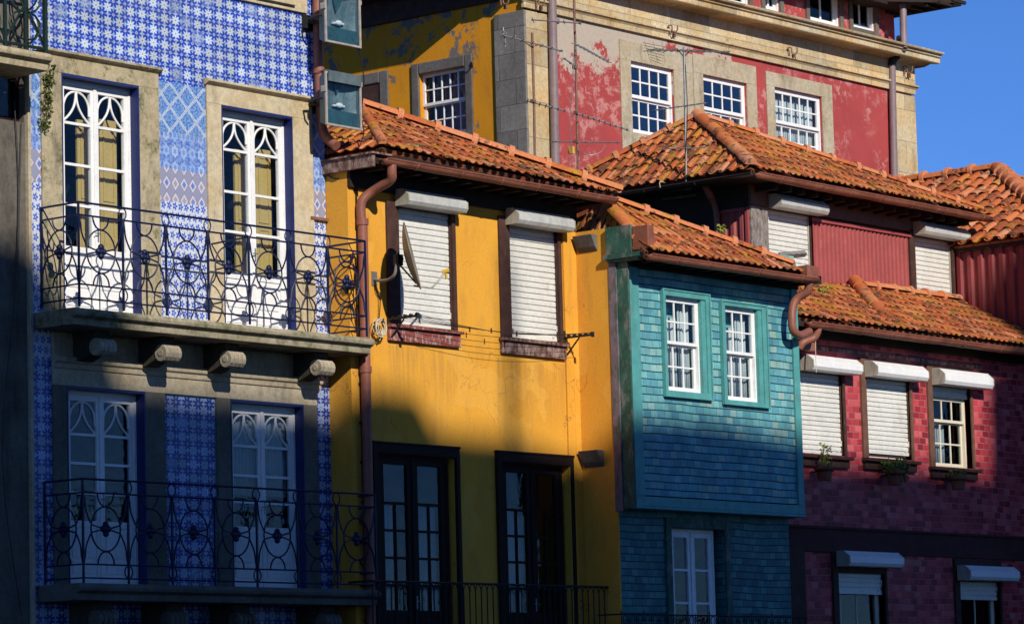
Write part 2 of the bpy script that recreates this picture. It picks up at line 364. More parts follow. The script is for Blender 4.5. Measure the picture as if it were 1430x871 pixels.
# azulejo with several patterns in height zones
def azulejo():
    g = G('azulejo_tiles'); zA = P(255, 118)[2]; zB = P(255, 188)[2]; zC = P(255, 238)[2]; zD = P(255, 284)[2]; zE = P(255, 520)[2]
    u = g.x
    def cell(w, h, sw=0.):
        a = g.m_('DIVIDE', u, w); b = g.m_('DIVIDE', g.z, h)
        if sw: a = g.m_('ADD', a, g.m_('MULTIPLY', g.m_('MODULO', g.m_('FLOOR', b), 2.), sw))
        fx = g.m_('SUBTRACT', g.m_('FRACT', a), .5); fy = g.m_('SUBTRACT', g.m_('FRACT', b), .5)
        return fx, fy, g.m_('FLOOR', a), g.m_('FLOOR', b)
    def rad(x, y): return g.m_('SQRT', g.m_('ADD', g.m_('MULTIPLY', x, x), g.m_('MULTIPLY', y, y)))
    def ang(x, y): return g.m_('ARCTAN2', y, x)
    def corner(x):    # distance to nearest cell corner coordinate
        return g.m_('SUBTRACT', .5, g.m_('ABSOLUTE', x))
    W = (.58,.64,.70); Bl = (.022,.06,.44); Bm = (.10,.21,.62); Pale = (.40,.52,.70)
    nz = g.noise(26, 3)
    def star(w, h, white=W, blue=Bl):
        x, y, ix, iy = cell(w, h); r = rad(x, y); a = ang(x, y)
        c = g.m_('COSINE', g.m_('MULTIPLY', a, 8.))
        inner = g.m_('SUBTRACT', g.m_('ADD', .27, g.m_('MULTIPLY', c, .105)), r)
        st = g.step(inner, -.015, .02)
        rc_ = rad(corner(x), corner(y)); ac = ang(corner(x), corner(y))
        pet = g.m_('ADD', .39, g.m_('MULTIPLY', g.m_('COSINE', g.m_('MULTIPLY', ac, 8.)), -.12))
        fl = g.step(g.m_('SUBTRACT', pet, rc_), -.01, .03)
        col = g.mix(fl, g.mix(g.step(nz, .45, .6), Pale, Bm), blue)
        ring = g.m_('MULTIPLY', g.step(rc_, .05, .07), g.m_('SUBTRACT', 1., g.step(rc_, .09, .12)))
        col = g.mix(ring, col, white)
        col = g.mix(st, col, white)
        col = g.mix(g.m_('SUBTRACT', 1., g.step(r, .045, .075)), col, (.20,.20,.24))
        rv, _ = g.white(g.vec(g.m_('FLOOR', g.m_('DIVIDE', u, w)), iy, 5.)); rv2, _ = g.white(g.vec(ix, iy, 9.))
        col = g.mix(g.m_('MULTIPLY', g.step(rv2, .90, .93), .55), col, g.mix(g.step(nz, .45, .55), (.30,.40,.62), (.10,.16,.50)))
        return g.mix(1., col, g.ramp(rv, (0., .74), (1., 1.08)), 'MULTIPLY')
    pA = star(.192, .166)
    # big lattice
    x, y, ix, iy = cell(.30, .30)
    d = g.m_('ABSOLUTE', g.m_('SUBTRACT', g.m_('ADD', g.m_('ABSOLUTE', x), g.m_('ABSOLUTE', y)), .5))
    n4 = g.noise(34, 2)
    d = g.m_('ADD', d, g.m_('MULTIPLY', g.m_('SUBTRACT', g.noise(22, 2), .5), .10)); pB = g.mix(g.step(n4, .42, .58), (.20,.36,.64), (.06,.15,.46))
    pB = g.mix(g.m_('SUBTRACT', 1., g.step(d, .05, .10)), pB, (.52,.60,.68))
    pB = g.mix(g.m_('SUBTRACT', 1., g.step(d, .008, .028)), pB, (.20,.28,.50))
    # circles
    x, y, ix, iy = cell(.15, .2); r = rad(x, y)
    aa = ang(x, y); rr0 = g.m_('ADD', r, g.m_('MULTIPLY', g.m_('COSINE', g.m_('MULTIPLY', aa, 6.)), .05)); rvc, _ = g.white(g.vec(ix, iy, 7.))
    pC = g.mix(g.m_('SUBTRACT', 1., g.step(rr0, .30, .42)), g.mix(g.step(nz, .42, .58), (.07,.14,.50), (.22,.34,.64)), g.mix(rvc, (.40,.52,.72), (.24,.38,.68)))
    pC = g.mix(g.m_('MULTIPLY', g.m_('SUBTRACT', 1., g.step(rr0, .10, .22)), .8), pC, (.09,.20,.60))
    # rosy diamonds
    x, y, ix, iy = cell(.15, .2)
    dd = g.m_('ADD', g.m_('ABSOLUTE', x), g.m_('ABSOLUTE', y)); rv, _ = g.white(g.vec(ix, iy, 2.))
    pD = g.mix(g.step(dd, .44, .46), (.56,.57,.64), (.27,.29,.42))
    pD = g.mix(g.m_('MULTIPLY', g.step(dd, .42, .44), g.m_('SUBTRACT', 1., g.step(dd, .48, .51))), pD, (.30,.17,.20))
    pD = g.mix(g.m_('SUBTRACT', 1., g.step(dd, .20, .28)), pD, g.mix(g.step(rv, .4, .6), (.34,.32,.40), (.12,.20,.58)))
    # scattered small motifs
    x, y, ix, iy = cell(.098, .12, .5); r = rad(x, y); a = ang(x, y)
    rr = g.m_('ADD', .34, g.m_('MULTIPLY', g.m_('COSINE', g.m_('MULTIPLY', a, 5.)), .12))
    pE = g.mix(g.step(g.m_('SUBTRACT', rr, r), -.02, .03), g.mix(g.step(nz, .5, .6), (.62,.65,.70), (.42,.52,.70)), (.05,.10,.50))
    pE = g.mix(g.m_('SUBTRACT', 1., g.step(r, .07, .12)), pE, (.5,.56,.7))
    zj = g.m_('ADD', g.z, g.m_('MULTIPLY', g.m_('SUBTRACT', g.noise(7, 0), .5), .05))
    col = g.mix(g.step(zj, zA-.003, zA+.003), pB, pA)
    col = g.mix(g.step(zj, zB-.003, zB+.003), pC, col)
    col = g.mix(g.step(zj, zC-.003, zC+.003), pD, col)
    col = g.mix(g.step(zj, zD-.003, zD+.003), pE, col)
    col = g.mix(g.step(g.z, zE-.003, zE+.003), star(.192, .166, (.34,.44,.66), (.012,.035,.30)), col)  # lowest zone repeats the star pattern darker, shade painted into its colours
    # joints, wear
    ju = g.m_('ABSOLUTE', g.m_('SUBTRACT', g.m_('FRACT', g.m_('DIVIDE', u, .192)), .5))
    jv = g.m_('ABSOLUTE', g.m_('SUBTRACT', g.m_('FRACT', g.m_('DIVIDE', g.z, .166)), .5))
    jn = g.m_('MAXIMUM', g.step(ju, .475, .492), g.step(jv, .475, .492))
    col = g.mix(g.m_('MULTIPLY', jn, .5), col, (.34,.36,.42))
    w = g.step(g.noise(3.2, 5, .65), .685, .70)
    col = g.mix(w, col, (.40,.31,.17))
    col = g.mix(g.ramp(g.noise(2., 7, .7), (.5, 0.), (.8, .35)), col, (.28,.28,.28))
    g.bump(g.m_('ADD', g.m_('MULTIPLY', jn, -1.), g.m_('MULTIPLY', g.noise(6, 2), 1.2)), .25, .006)
    return g.fin(col, .35, .35)
M['azulejo'] = azulejo()

# roof tile
def roofmat(name, shift=0.):
    g = G(name); at = g.N.new('ShaderNodeAttribute'); at.attribute_name = 'tile'
    sp = g.N.new('ShaderNodeSeparateColor'); g.L.new(at.outputs['Color'], sp.inputs[0])
    a, b, c = sp.outputs[0], sp.outputs[1], sp.outputs[2]
    col = g.ramp(a, (0., (.27,.07,.033)), (.35, (.46,.115,.04)), (.7, (.58,.17,.055)), (1., (.60,.26,.14)))
    pn = g.m_('MULTIPLY', g.m_('SUBTRACT', g.noise(.9, 3), .5), .30); li = g.m_('ADD', g.m_('ADD', g.noise(4.5, 8, .74), g.m_('MULTIPLY', b, .14)), pn)
    col = g.mix(g.m_('MULTIPLY', g.step(li, .565+shift, .69+shift), .85), col, (.46,.235,.025))
    dk = g.m_('SUBTRACT', g.m_('ADD', g.noise(9, 7, .74), g.m_('MULTIPLY', c, .20)), g.m_('MULTIPLY', pn, .6))
    col = g.mix(g.m_('MULTIPLY', g.step(dk, .60+shift*.5, .72+shift*.5), .85), col, (.06,.042,.03))
    gr = g.step(g.noise(14, 6, .7), .66, .72); col = g.mix(g.m_('MULTIPLY', gr, .6), col, (.25,.25,.19))
    col = g.mix(1., col, g.ramp(g.noise(45, 2), (.3, .8), (.7, 1.15)), 'MULTIPLY')
    g.bump(g.noise(38, 4, .7), .5, .01)
    return g.fin(col, .9, .2)
M['roof'] = roofmat('mossy_clay_tiles'); M['roofclean'] = roofmat('clay_ridge_tiles', .045)
def leafm(name, c):
    g = G(name); rv = g.noise(30, 2); col = g.mix(g.ramp(rv, (.35, 0.), (.65, 1.)), c, tuple(q*1.9 for q in c))
    return g.fin(col, .6, .3)
M['leaf'] = leafm('leaves', (.05,.10,.02)); M['leafy'] = leafm('yellow_green_leaves', (.16,.18,.03)); M['moss'] = leafm('moss_tufts', (.06,.075,.015))
M['petal'] = simple('violet_petals', (.16,.05,.2), .7, .2, 9, 0)
# ================================================================ building blocks
def wall(name, parent, mat, s0, s1, n, z0, z1, holes, reveal=.25, back=-8., revmat=None, room=True, label=None):
    """front wall with openings (a,b,c,d) = s0,s1,z0,z1, reveals, closed body behind"""
    mb = MB()
    xs = sorted({s0, s1}|{h[0] for h in holes}|{h[1] for h in holes})
    zs = sorted({z0, z1}|{h[2] for h in holes}|{h[3] for h in holes})
    for i in range(len(xs)-1):
        for j in range(len(zs)-1):
            cx = (xs[i]+xs[i+1])/2; cz = (zs[j]+zs[j+1])/2
            if any(h[0] < cx < h[1] and h[2] < cz < h[3] for h in holes): continue
            mb.quad((xs[i],n,zs[j]),(xs[i+1],n,zs[j]),(xs[i+1],n,zs[j+1]),(xs[i],n,zs[j+1]))
    for a, b, c, d in holes:
        m = n-reveal
        mb.quad((a,n,c),(a,m,c),(a,m,d),(a,n,d)); mb.quad((b,n,c),(b,n,d),(b,m,d),(b,m,c))
        mb.quad((a,n,d),(a,m,d),(b,m,d),(b,n,d)); mb.quad((a,n,c),(b,n,c),(b,m,c),(a,m,c))
    mb.quad((s0,n,z0),(s0,n,z1),(s0,back,z1),(s0,back,z0)); mb.quad((s1,n,z0),(s1,back,z0),(s1,back,z1),(s1,n,z1))
    mb.quad((s0,back,z0),(s1,back,z0),(s1,back,z1),(s0,back,z1)); mb.quad((s0,n,z1),(s1,n,z1),(s1,back,z1),(s0,back,z1))
    w = build(mb, 'wall', mat, parent, label=label)
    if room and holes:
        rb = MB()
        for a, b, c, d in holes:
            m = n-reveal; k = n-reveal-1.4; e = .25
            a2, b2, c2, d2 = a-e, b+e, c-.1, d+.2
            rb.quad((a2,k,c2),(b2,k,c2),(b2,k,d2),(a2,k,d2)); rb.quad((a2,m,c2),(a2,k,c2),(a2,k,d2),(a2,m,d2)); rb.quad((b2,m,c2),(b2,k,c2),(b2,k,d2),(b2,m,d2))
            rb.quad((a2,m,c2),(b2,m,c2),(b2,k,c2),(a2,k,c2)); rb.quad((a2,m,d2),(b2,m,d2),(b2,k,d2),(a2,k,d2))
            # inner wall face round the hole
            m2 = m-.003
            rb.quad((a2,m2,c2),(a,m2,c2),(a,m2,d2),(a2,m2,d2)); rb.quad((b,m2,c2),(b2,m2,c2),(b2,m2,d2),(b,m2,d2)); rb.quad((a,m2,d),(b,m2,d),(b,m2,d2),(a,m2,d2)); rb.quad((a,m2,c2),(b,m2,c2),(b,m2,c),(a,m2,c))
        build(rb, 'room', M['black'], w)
    return w

def frame_ring(mb, a, b, c, d, n0, n1, w, wt=None, wb=None):
    wt = wt or w; wb = w if wb is None else wb
    mb.box(a, a+w, n0, n1, c, d); mb.box(b-w, b, n0, n1, c, d)
    mb.box(a+w, b-w, n0, n1, d-wt, d)
    if wb: mb.box(a+w, b-w, n0, n1, c, c+wb)

def grid_bars(mb, a, b, c, d, n0, n1, cols, rows, w):
    for i in range(1, cols):
        x = a+(b-a)*i/cols; mb.box(x-w/2, x+w/2, n0, n1, c, d)
    for j in range(1, rows):
        z = c+(d-c)*j/rows; mb.box(a, b, n0-.002, n1-.002, z-w/2, z+w/2)

def sash_window(parent, a, b, c, d, n, cols, ru, rl, mat, split=.5, fw_=.045, bw=.022, casing=None, curtain=None, gl='glass'):
    """white sliding sash window with its outer frame recessed at n; a,b,c,d opening extents"""
    mb = MB(); frame_ring(mb, a, b, c, d, n-.09, n, .03)
    win = build(mb, 'window', casing or mat, parent, bevel=.003)
    a1, b1, c1, d1 = a+.028, b-.028, c+.028, d-.028; zs = c1+(d1-c1)*(1-split)
    up = MB(); frame_ring(up, a1, b1, zs, d1, n-.045, n-.005, fw_)
    grid_bars(up, a1+fw_, b1-fw_, zs+fw_, d1-fw_, n-.035, n-.012, cols, ru, bw); build(up, 'sash', mat, win, bevel=.003)
    lo = MB(); frame_ring(lo, a1+.004, b1-.004, c1, zs+.02, n-.088, n-.05, fw_)
    grid_bars(lo, a1+fw_, b1-fw_, c1+fw_, zs+.02-fw_, n-.080, n-.056, cols, rl, bw); build(lo, 'sash', mat, win, bevel=.003)
    g1 = MB(); g1.box(a1+fw_*.5, b1-fw_*.5, n-.026, n-.022, zs+fw_*.5, d1-fw_*.5); build(g1, 'pane', M[gl], win)
    g2 = MB(); g2.box(a1+fw_*.5, b1-fw_*.5, n-.070, n-.066, c1+fw_*.5, zs); build(g2, 'pane', M[gl], win)
    if curtain:
        cb = MB()
        for p0, p1, q0, q1 in curtain:
            x0 = a+(b-a)*p0; x1 = a+(b-a)*p1; z0 = c+(d-c)*q0; z1 = c+(d-c)*q1; k = max(4, int((x1-x0)/.02)); N = n-.16
            pts = [(x0+(x1-x0)*i/k, N+.018*math.sin(i*1.9)+.006*math.sin(i*.7)) for i in range(k+1)]
            for i in range(k):
                cb.quad((pts[i][0],pts[i][1],z0),(pts[i+1][0],pts[i+1][1],z0),(pts[i+1][0],pts[i+1][1],z1),(pts[i][0],pts[i][1],z1))
        build(cb, 'curtain', M['curtain'], win, smooth=True, solid=.003)
    return win

def shutter(parent, a, b, zt, zb, n, bx, capside=True, boxdepth=.24, slat=.078, rail=M['brown'], boxmat=M['alu']):
    """roller shutter: slats from zt down to zb in plane n; bx=(s0,s1,z0,z1) the box over it, nb its wall plane"""
    mb = MB(); z = zt; k = 0; tilt = 0.
    while z > zb+.01:
        h = min(slat, z-zb); o = random.uniform(-.0015, .0015)
        mb.prism_s([(n-.010+o,z),(n+.007+o,z-.002),(n+.010+o,z-h*.25),(n+.010+o,z-h*.8),(n+.007+o,z-h+.011),(n-.010+o,z-h+.010)], a, b)
        z -= h; k += 1
    mb.box(a, b, n-.012, n-.008, zb, zt)
    mb.box(a, b, n-.008, n+.016, zb-.02, zb+.022)
    mb.box(b-.10, b-.06, n+.014, n+.026, zb+.03, zb+.06); mb.box(b-.012, b+.006, n+.012, n+.024, zb+.12, zb+.2)
    sh = build(mb, 'roller_shutter', M['slat'], parent)
    s0, s1, z0, z1, nb = bx; h = z1-z0; d = boxdepth
    prof = [(nb,z0),(nb,z1),(nb+d*.55,z1),(nb+d,z0+h*.62),(nb+d,z0+h*.22),(nb+d*.86,z0),]
    bb = MB(); bb.prism_s(prof, s0+.012, s1-.012); box = build(bb, 'shutter_box', boxmat, sh, bevel=.006)
    # lip under the box
    cb = MB()
    cx = nb+d*.5; cz = z0+h*.5
    pr2 = [(cx+(p-cx)*1.035, cz+(q-cz)*1.05) for p, q in prof]; pr2 = [(max(p, nb+.001), q) for p, q in pr2]
    cb.prism_s(pr2, s0, s0+.02); build(cb, 'end_cap', M['alucap'], box, bevel=.004)
    cb = MB(); cb.prism_s(pr2, s1-.02, s1); build(cb, 'end_cap', M['alucap'], box, bevel=.004)
    ri = MB(); ri.box(a-.028, a-.002, n-.02, n+.03, zb, zt+.02); build(ri, 'side_rail', rail, sh)
    ri = MB(); ri.box(b+.002, b+.028, n-.02, n+.03, zb, zt+.02); build(ri, 'side_rail', rail, sh)
    return sh

def arc_ornament(mb, a, b, c, d, n, w):
    """pointed leaf tracery of the top pane"""
    cx = (a+b)/2; h = d-c; hw = (b-a)/2
    for sg in (-1, 1):
        out = []; inn = []
        for i in range(13):
            t = i/12
            out.append((cx+sg*(hw-.004)*math.sin(t*math.pi/2)*1.0, n, d-.01-(h*.55)*(1-math.cos(t*math.pi/2))))
            inn.append((cx+sg*(hw-.01)*(t**2.0)*1.0+sg*.004, n, d-.01-(h-.02)*t**.78))
        out.append((cx+sg*(hw-.004), n, c+h*.25))
        for pth in (out, inn): mb.tube(pth, w*.46, 6)

def french_door(parent, a, b, c, d, n, bars, zp, mat=M['white'], arch=True, panel=M['ochre'], inner=True, curt=None, panes=None, stile=.062, gl='glass', fill=0.):
    """double glazed door; bars = heights of glazing bars, zp = top of the solid bottom panel"""
    mb = MB(); frame_ring(mb, a, b, c, d, n-.09, n, .04, .05, .03)
    if fill: mb.box(a-fill, a-.001, n-.085, n-.003, c, d)
    door = build(mb, 'french_door', mat, parent, bevel=.003)
    mid = (a+b)/2; gm = MB()
    for k, (x0, x1) in enumerate(((a+.038, mid-.003), (mid+.003, b-.038))):
        lf = MB(); st = stile
        frame_ring(lf, x0, x1, c+.03, d-.05, n-.065, n-.012, st, .07, .10)
        g0, g1 = x0+st, x1-st; dt = d-.12
        lf.box(g0, g1, n-.058, n-.02, zp-.05, zp+.03)
        # bottom panel, two raised fields
        lf.box(g0, g1, n-.055, n-.035, c+.12, zp-.04)
        zm = c+.13+(zp-.05-c-.13)*.36
        for q0, q1 in ((c+.16, zm-.015), (zm+.015, zp-.08)):
            if q1-q0 > .05: lf.box(g0+.03, g1-.03, n-.036, n-.024, q0, q1)
        for z in bars: lf.box(g0, g1, n-.055, n-.018, z-.017, z+.017)
        if arch: arc_ornament(lf, g0, g1, bars[0]+.015, dt, n-.035, .034)
        if panes:
            cols, rows = panes; zt = bars[0]
            for i in range(1, cols):
                x = g0+(g1-g0)*i/cols; lf.box(x-.014, x+.014, n-.053, n-.020, zp+.02, zt)
            for j in range(1, rows):
                z = zp+(zt-zp)*j/rows; lf.box(g0, g1, n-.055, n-.022, z-.016, z+.016)
        if k == 0: lf.box(x1-.02, x1+.028, n-.012, n+.006, c+.03, d-.05)
        build(lf, 'door_leaf', mat, door, bevel=.003)
        pg = MB(); pg.box(g0-.01, g1+.01, n-.042, n-.038, zp, dt+.01); build(pg, 'pane', M[gl], door)
        if inner:
            gw = g1-g0; x0i, x1i = ((g0+gw*.90, g0+gw*1.62) if k == 0 else (g0+gw*.46, g0+gw*1.12)); N = n-.2; zt = dt-.30+(k*.05)
            sb = MB(); sb.box(x0i, x1i, N-.03, N, c+.05, zt)
            for q0, q1 in ((c+.12, c+.75), (c+.83, c+1.42), (c+1.50, zt-.10)):
                frame_ring(sb, x0i+.05, x1i-.05, q0, q1, N, N+.012, .018)
            build(sb, 'inner_shutter', panel, door)
    hb = MB(); hb.box(mid+.01, mid+.03, n-.01, n+.012, c+.95, c+1.12); hb.tube([(mid+.02, n+.01, c+1.05), (mid+.02, n+.045, c+1.05), (mid-.06, n+.05, c+1.045)], .008, 6)
    build(hb, 'door_handle', M['galv'], door)
    if curt:
        cb = MB()
        for p0, p1, q0, q1 in curt:
            x0 = a+(b-a)*p0; x1 = a+(b-a)*p1; k = max(4, int((x1-x0)/.02)); N = n-.13
            for i in range(k):
                f = lambda i: (x0+(x1-x0)*i/k, N+.015*math.sin(i*1.9))
                p, q = f(i), f(i+1); cb.quad((p[0],p[1],q0),(q[0],q[1],q0),(q[0],q[1],q1),(p[0],p[1],q1))
        build(cb, 'curtain', M['curtain'], door, smooth=True, solid=.003)
    return door

# roof of real half-round clay tiles
def tile_roof(parent, pts, name='roof', w=.19, L=.30, r=.058, mat=None, th=.06, jit=.02, back=True, drop=0):
    """pts[0]->pts[1] is the eave, the rest of the polygon runs round the slope"""
    V = [Vector(p) for p in pts]
    u = (V[1]-V[0]).normalized(); far = max(V[2:], key=lambda q: ((q-V[0])-u*(q-V[0]).dot(u)).length)
    v = (far-V[0]); v = (v-u*v.dot(u)).normalized(); nn = u.cross(v)
    if nn.z < 0: nn = -nn
    p2 = [((q-V[0]).dot(u), (q-V[0]).dot(v)) for q in V]
    umin = min(p[0] for p in p2); umax = max(p[0] for p in p2)
    mb = MB()
    mb.cc = (.2,.3,.9,1)
    mb.slab([tuple(q-nn*.0) for q in V], th, tuple(-nn*th))
    ncol = max(1, int(round((umax-umin)/w))); w2 = (umax-umin)/ncol
    def span(x):
        ys = []
        for i in range(len(p2)):
            (x0, y0), (x1, y1) = p2[i], p2[(i+1) % len(p2)]
            if (x0-x)*(x1-x) <= 0 and abs(x1-x0) > 1e-9: ys.append(y0+(y1-y0)*(x-x0)/(x1-x0))
        return (min(ys), max(ys)) if len(ys) >= 2 else None
    SEG = 6
    for kind in (1, 0):      # channels then covers
        for i in range(ncol+1):
            x = umin+w2*(i+(.5 if kind else 0)); sp = span(min(max(x, umin+.001), umax-.001))
            if not sp or sp[1]-sp[0] < .05: continue
            y = sp[0]-.05 + (0 if kind == 0 else -.02); k = 0
            while y < sp[1]-.02:
                y1 = min(y+L+.05, sp[1]+.03); j = random.uniform(-jit, jit); ja = random.uniform(-.02, .02)
                mb.cc = (random.random(), random.random(), random.random(), 1)
                if random.random() < .02: y += L; continue
                ra, rb = (r*1.06, r*.86) if kind == 0 else (r*.95, r*1.05)
                lo, hi = ((.052, .026) if kind == 0 else (.062, .046))
                rings = []
                for (yy, rr, hh, jj) in ((y, ra, lo, j), (y1, rb, hi, j+ja)):
                    outer = []; inner_ = []
                    for q in range(SEG+1):
                        ph = math.pi*q/SEG
                        du = -math.cos(ph); dh = math.sin(ph) if kind == 0 else -math.sin(ph)*.75
                        for lst, r2 in ((outer, rr), (inner_, rr-.014)):
                            p = V[0]+u*(x+jj+du*r2)+v*yy+nn*(hh+dh*r2*.64+(.0 if kind == 0 else .02))
                            lst.append(tuple(p))
                    rings.append((outer, inner_))
                vs = rings[0][0]+rings[1][0]+rings[0][1]+rings[1][1]; m = SEG+1; fs = []
                for q in range(SEG):
                    fs.append((q, q+1, m+q+1, m+q)); fs.append((2*m+q, 3*m+q, 3*m+q+1, 2*m+q+1)); fs.append((q, 2*m+q, 2*m+q+1, q+1))
                fs.append((0, m, 3*m, 2*m)); fs.append((SEG, 2*m+SEG, 3*m+SEG, m+SEG))
                mb.add(vs, fs); y += L*random.uniform(.97, 1.03); k += 1
    ro = build(mb, name, mat or M['roof'], parent, smooth=True)
    return ro
def cap_row(parent, a, b, name='ridge_tiles', r=.10, L=.40, mat=None, collar=True, up=(0,0,1), flat=.9):
    A, B = Vector(a), Vector(b); D = B-A; n = max(1, int(round(D.length/L))); t = D.normalized()
    up = Vector(up); sd = t.cross(up).normalized(); upn = sd.cross(t).normalized()
    if upn.z < 0: upn = -upn
    mb = MB(); SEG = 8
    for i in range(n):
        p = A+D*(i/n); q = A+D*((i+1)/n)+t*.04; mb.cc = (random.uniform(.35, 1), random.random()*.8, random.random()*.7, 1)
        jz = random.uniform(-.008, .008); js = random.uniform(-.01, .01)
        rings = []
        for (c, rr) in ((p, r*.92), (p+(q-p)*.85, r*1.0), (q, r*1.05)):
            rings.append([tuple(c+sd*(-math.cos(math.pi*k/SEG)*rr+js)+upn*(math.sin(math.pi*k/SEG)*rr*flat+jz)) for k in range(SEG+1)])
        m = SEG+1; vs = [v_ for g_ in rings for v_ in g_]; fs = []
        for j in range(2):
            for k in range(SEG): fs.append((j*m+k, j*m+k+1, (j+1)*m+k+1, (j+1)*m+k))
        fs += [tuple(range(m)), tuple(2*m+k for k in reversed(range(m)))]
        mb.add(vs, fs)
        if collar and i:
            mb.cc = (.9, .3, .3, 1)
            mb.tube([tuple(p-t*.03+upn*.01), tuple(p+t*.05+upn*.01)], r*1.16, 9)
    return build(mb, name, mat or M['roofclean'], parent, smooth=True)
def gutter(parent, path, r=.075, name='gutter', mat=None, brk=.9):
    """half-round gutter with joints"""
    mb = MB(); path = [Vector(p) for p in path]
    for i in range(len(path)-1):
        a, b = path[i], path[i+1]; t = (b-a).normalized(); sd = t.cross(Vector((0,0,1))).normalized(); SEG = 8
        k = max(2, int((b-a).length/.5)); rings = []
        for j in range(k+1):
            c = a+(b-a)*j/k+Vector((0,0,random.uniform(-.006,.006)))
            rings.append([tuple(c+sd*math.cos(math.pi*q/SEG)*r-Vector((0,0,1))*math.sin(math.pi*q/SEG)*r) for q in range(SEG+1)])
        m = SEG+1; vs = [v for g_ in rings for v in g_]
        fs = [(j*m+q, j*m+q+1, (j+1)*m+q+1, (j+1)*m+q) for j in range(k) for q in range(SEG)]
        mb.add(vs, fs)
        L = (b-a).length; d = .6
        while d < L-.2:
            c = a+t*d
            for w_ in (-.02, .02):
                pass
            rr = [[tuple(c+t*e+sd*math.cos(math.pi*q/SEG)*(r+.006)-Vector((0,0,1))*math.sin(math.pi*q/SEG)*(r+.006)) for q in range(SEG+1)] for e in (-.02,.02)]
            mb.add(rr[0]+rr[1], [(q, q+1, m+q+1, m+q) for q in range(SEG)]); d += brk*random.uniform(.8,1.3)
        # rolled lips and stopped ends
        mb.tube([tuple(a+sd*r), tuple(b+sd*r)], .012, 6); mb.tube([tuple(a-sd*r), tuple(b-sd*r)], .012, 6)
        for rg in (rings[0], rings[-1]): mb.add(rg, [tuple(range(m))])
    return build(mb, name, mat or M['gutter'], parent, smooth=True, solid=.006)
def smooth_path(pts, k=5):
    V = [Vector(p) for p in pts]; out = []
    for i in range(len(V)-1):
        p0, p1, p2, p3 = V[max(i-1,0)], V[i], V[i+1], V[min(i+2,len(V)-1)]
        for j in range(k):
            t = j/k; out.append(.5*((2*p1)+(p2-p0)*t+(2*p0-5*p1+4*p2-p3)*t*t+(3*p1-p0-3*p2+p3)*t**3))
    out.append(V[-1]); return [tuple(o) for o in out]
def pipe(parent, pts, r=.05, name='downpipe', mat=None, joints=(), seg=10, sm=True, k=5):
    mb = MB(); mb.tube(smooth_path(pts, k) if sm else pts, r, seg)
    for a, b in joints: mb.tube([a, b], r*1.2, seg)
    return build(mb, name, mat or M['pipe'], parent, smooth=True)
def corrugated(parent, name, mat, a, b, z0, z1, n, pitch, amp, axis='s', seg=6):
    """vertical ribbed sheet; runs along s at depth n (axis s) or along n at position s=n (axis n)"""
    mb = MB(); k = int(abs(b-a)/pitch*seg); pts = []
    for i in range(k+1):
        t = a+(b-a)*i/k; ph = (i/seg) % 1
        o = amp*(1 if ph < .34 else (0 if .5 <= ph < .84 else .5)); pts.append((t, o))
    for i in range(k):
        (t0, o0), (t1, o1) = pts[i], pts[i+1]
        if axis == 's': mb.quad((t0,n+o0,z0),(t1,n+o1,z0),(t1,n+o1,z1),(t0,n+o0,z1))
        else: mb.quad((n-o0,t0,z0),(n-o1,t1,z0),(n-o1,t1,z1),(n-o0,t0,z1))
    return build(mb, name, mat, parent, solid=.004)
# ================================================================ SETTING
gm = MB(); gm.quad((-400,400,0),(400,400,0),(400,-400,0),(-400,-400,0))
tagk(build(gm, 'street', M['street']), kind='structure')

# ================================================================ BLUE TILED HOUSE
BS0, BS1 = P(41, 300)[0], P(455, 300)[0]
blue = thing('tiled_house', (BS0, 0, 0), 'house clad in blue and white patterned tiles with two wrought iron balconies', 'house')
zf = P(310, 449, .70)[2]-.01         # upper balcony floor
zl = P(318, 818, .70)[2]             # lower balcony floor
d1 = ext(85, 193, 112, 430, 0); d2 = ext(309, 408, 156, 450, 0)
e1 = ext(92, 201, 541, 806, 0); e2 = ext(321, 423, 560, 812, 0)
U1 = (d1[0], d1[1], zf-.02, d1[3]); U2 = (d2[0], d2[1], zf-.02, d2[3])
L1 = (e1[0], e1[1], zl-.02, e1[3]); L2 = (e2[0], e2[1], zl-.02, e2[3])
wall('wall', blue, M['azulejo'], BS0, BS1, 0, 0, 14.5, [U1, U2, L1, L2], reveal=.26, back=-9)
# stone surrounds
sA = ext(57, 221, 86, 430, 0); sB = ext(289, 436, 125, 450, 0)
def reveals(h, n1, par):
    for q in ((h[0]-.001, h[0]+.014, -.2, n1+.003, h[2], h[3]), (h[1]-.018, h[1]+.001, -.2, n1+.003, h[2], h[3]), (h[0]+.014, h[1]-.018, -.2, n1+.002, h[3]-.03, h[3]+.001)):
        r = MB(); r.box(*q); build(r, 'reveal_board', M['navy'], par)
def surround(a, b, h, ztop, zbot, mat, n1=.035):
    mb = MB(); mb.box(a, h[0], .001, n1, zbot, h[3]); mb.box(h[1], b, .001, n1, zbot, h[3]); mb.box(a, b, .001, n1, h[3], ztop)
    s = build(mb, 'door_surround', mat, blue, bevel=.006)
    reveals(h, n1, s); return s
z1t = P(146, 88)[2]; z2t = P(356, 128)[2]
surround(sA[0], sA[1], U1, z1t, zf-.1, M['stonemoss']); surround(sB[0], sB[1], U2, z2t, zf-.1, M['stone'])
for (a, b, z) in ((sA[0]-.05, sA[1]+.02, z1t), (sB[0]-.03, sB[1]-.06, z2t)):
    mb = MB(); mb.prism_s([(.036,z-.03),(.07,z-.01),(.10,z+.01),(.10,z+.035),(.06,z+.05),(.001,z+.055),(.001,z-.03)], a, b); build(mb, 'hood_mould', M['stonemoss' if a < -2 else 'stone'], blue, bevel=.004)
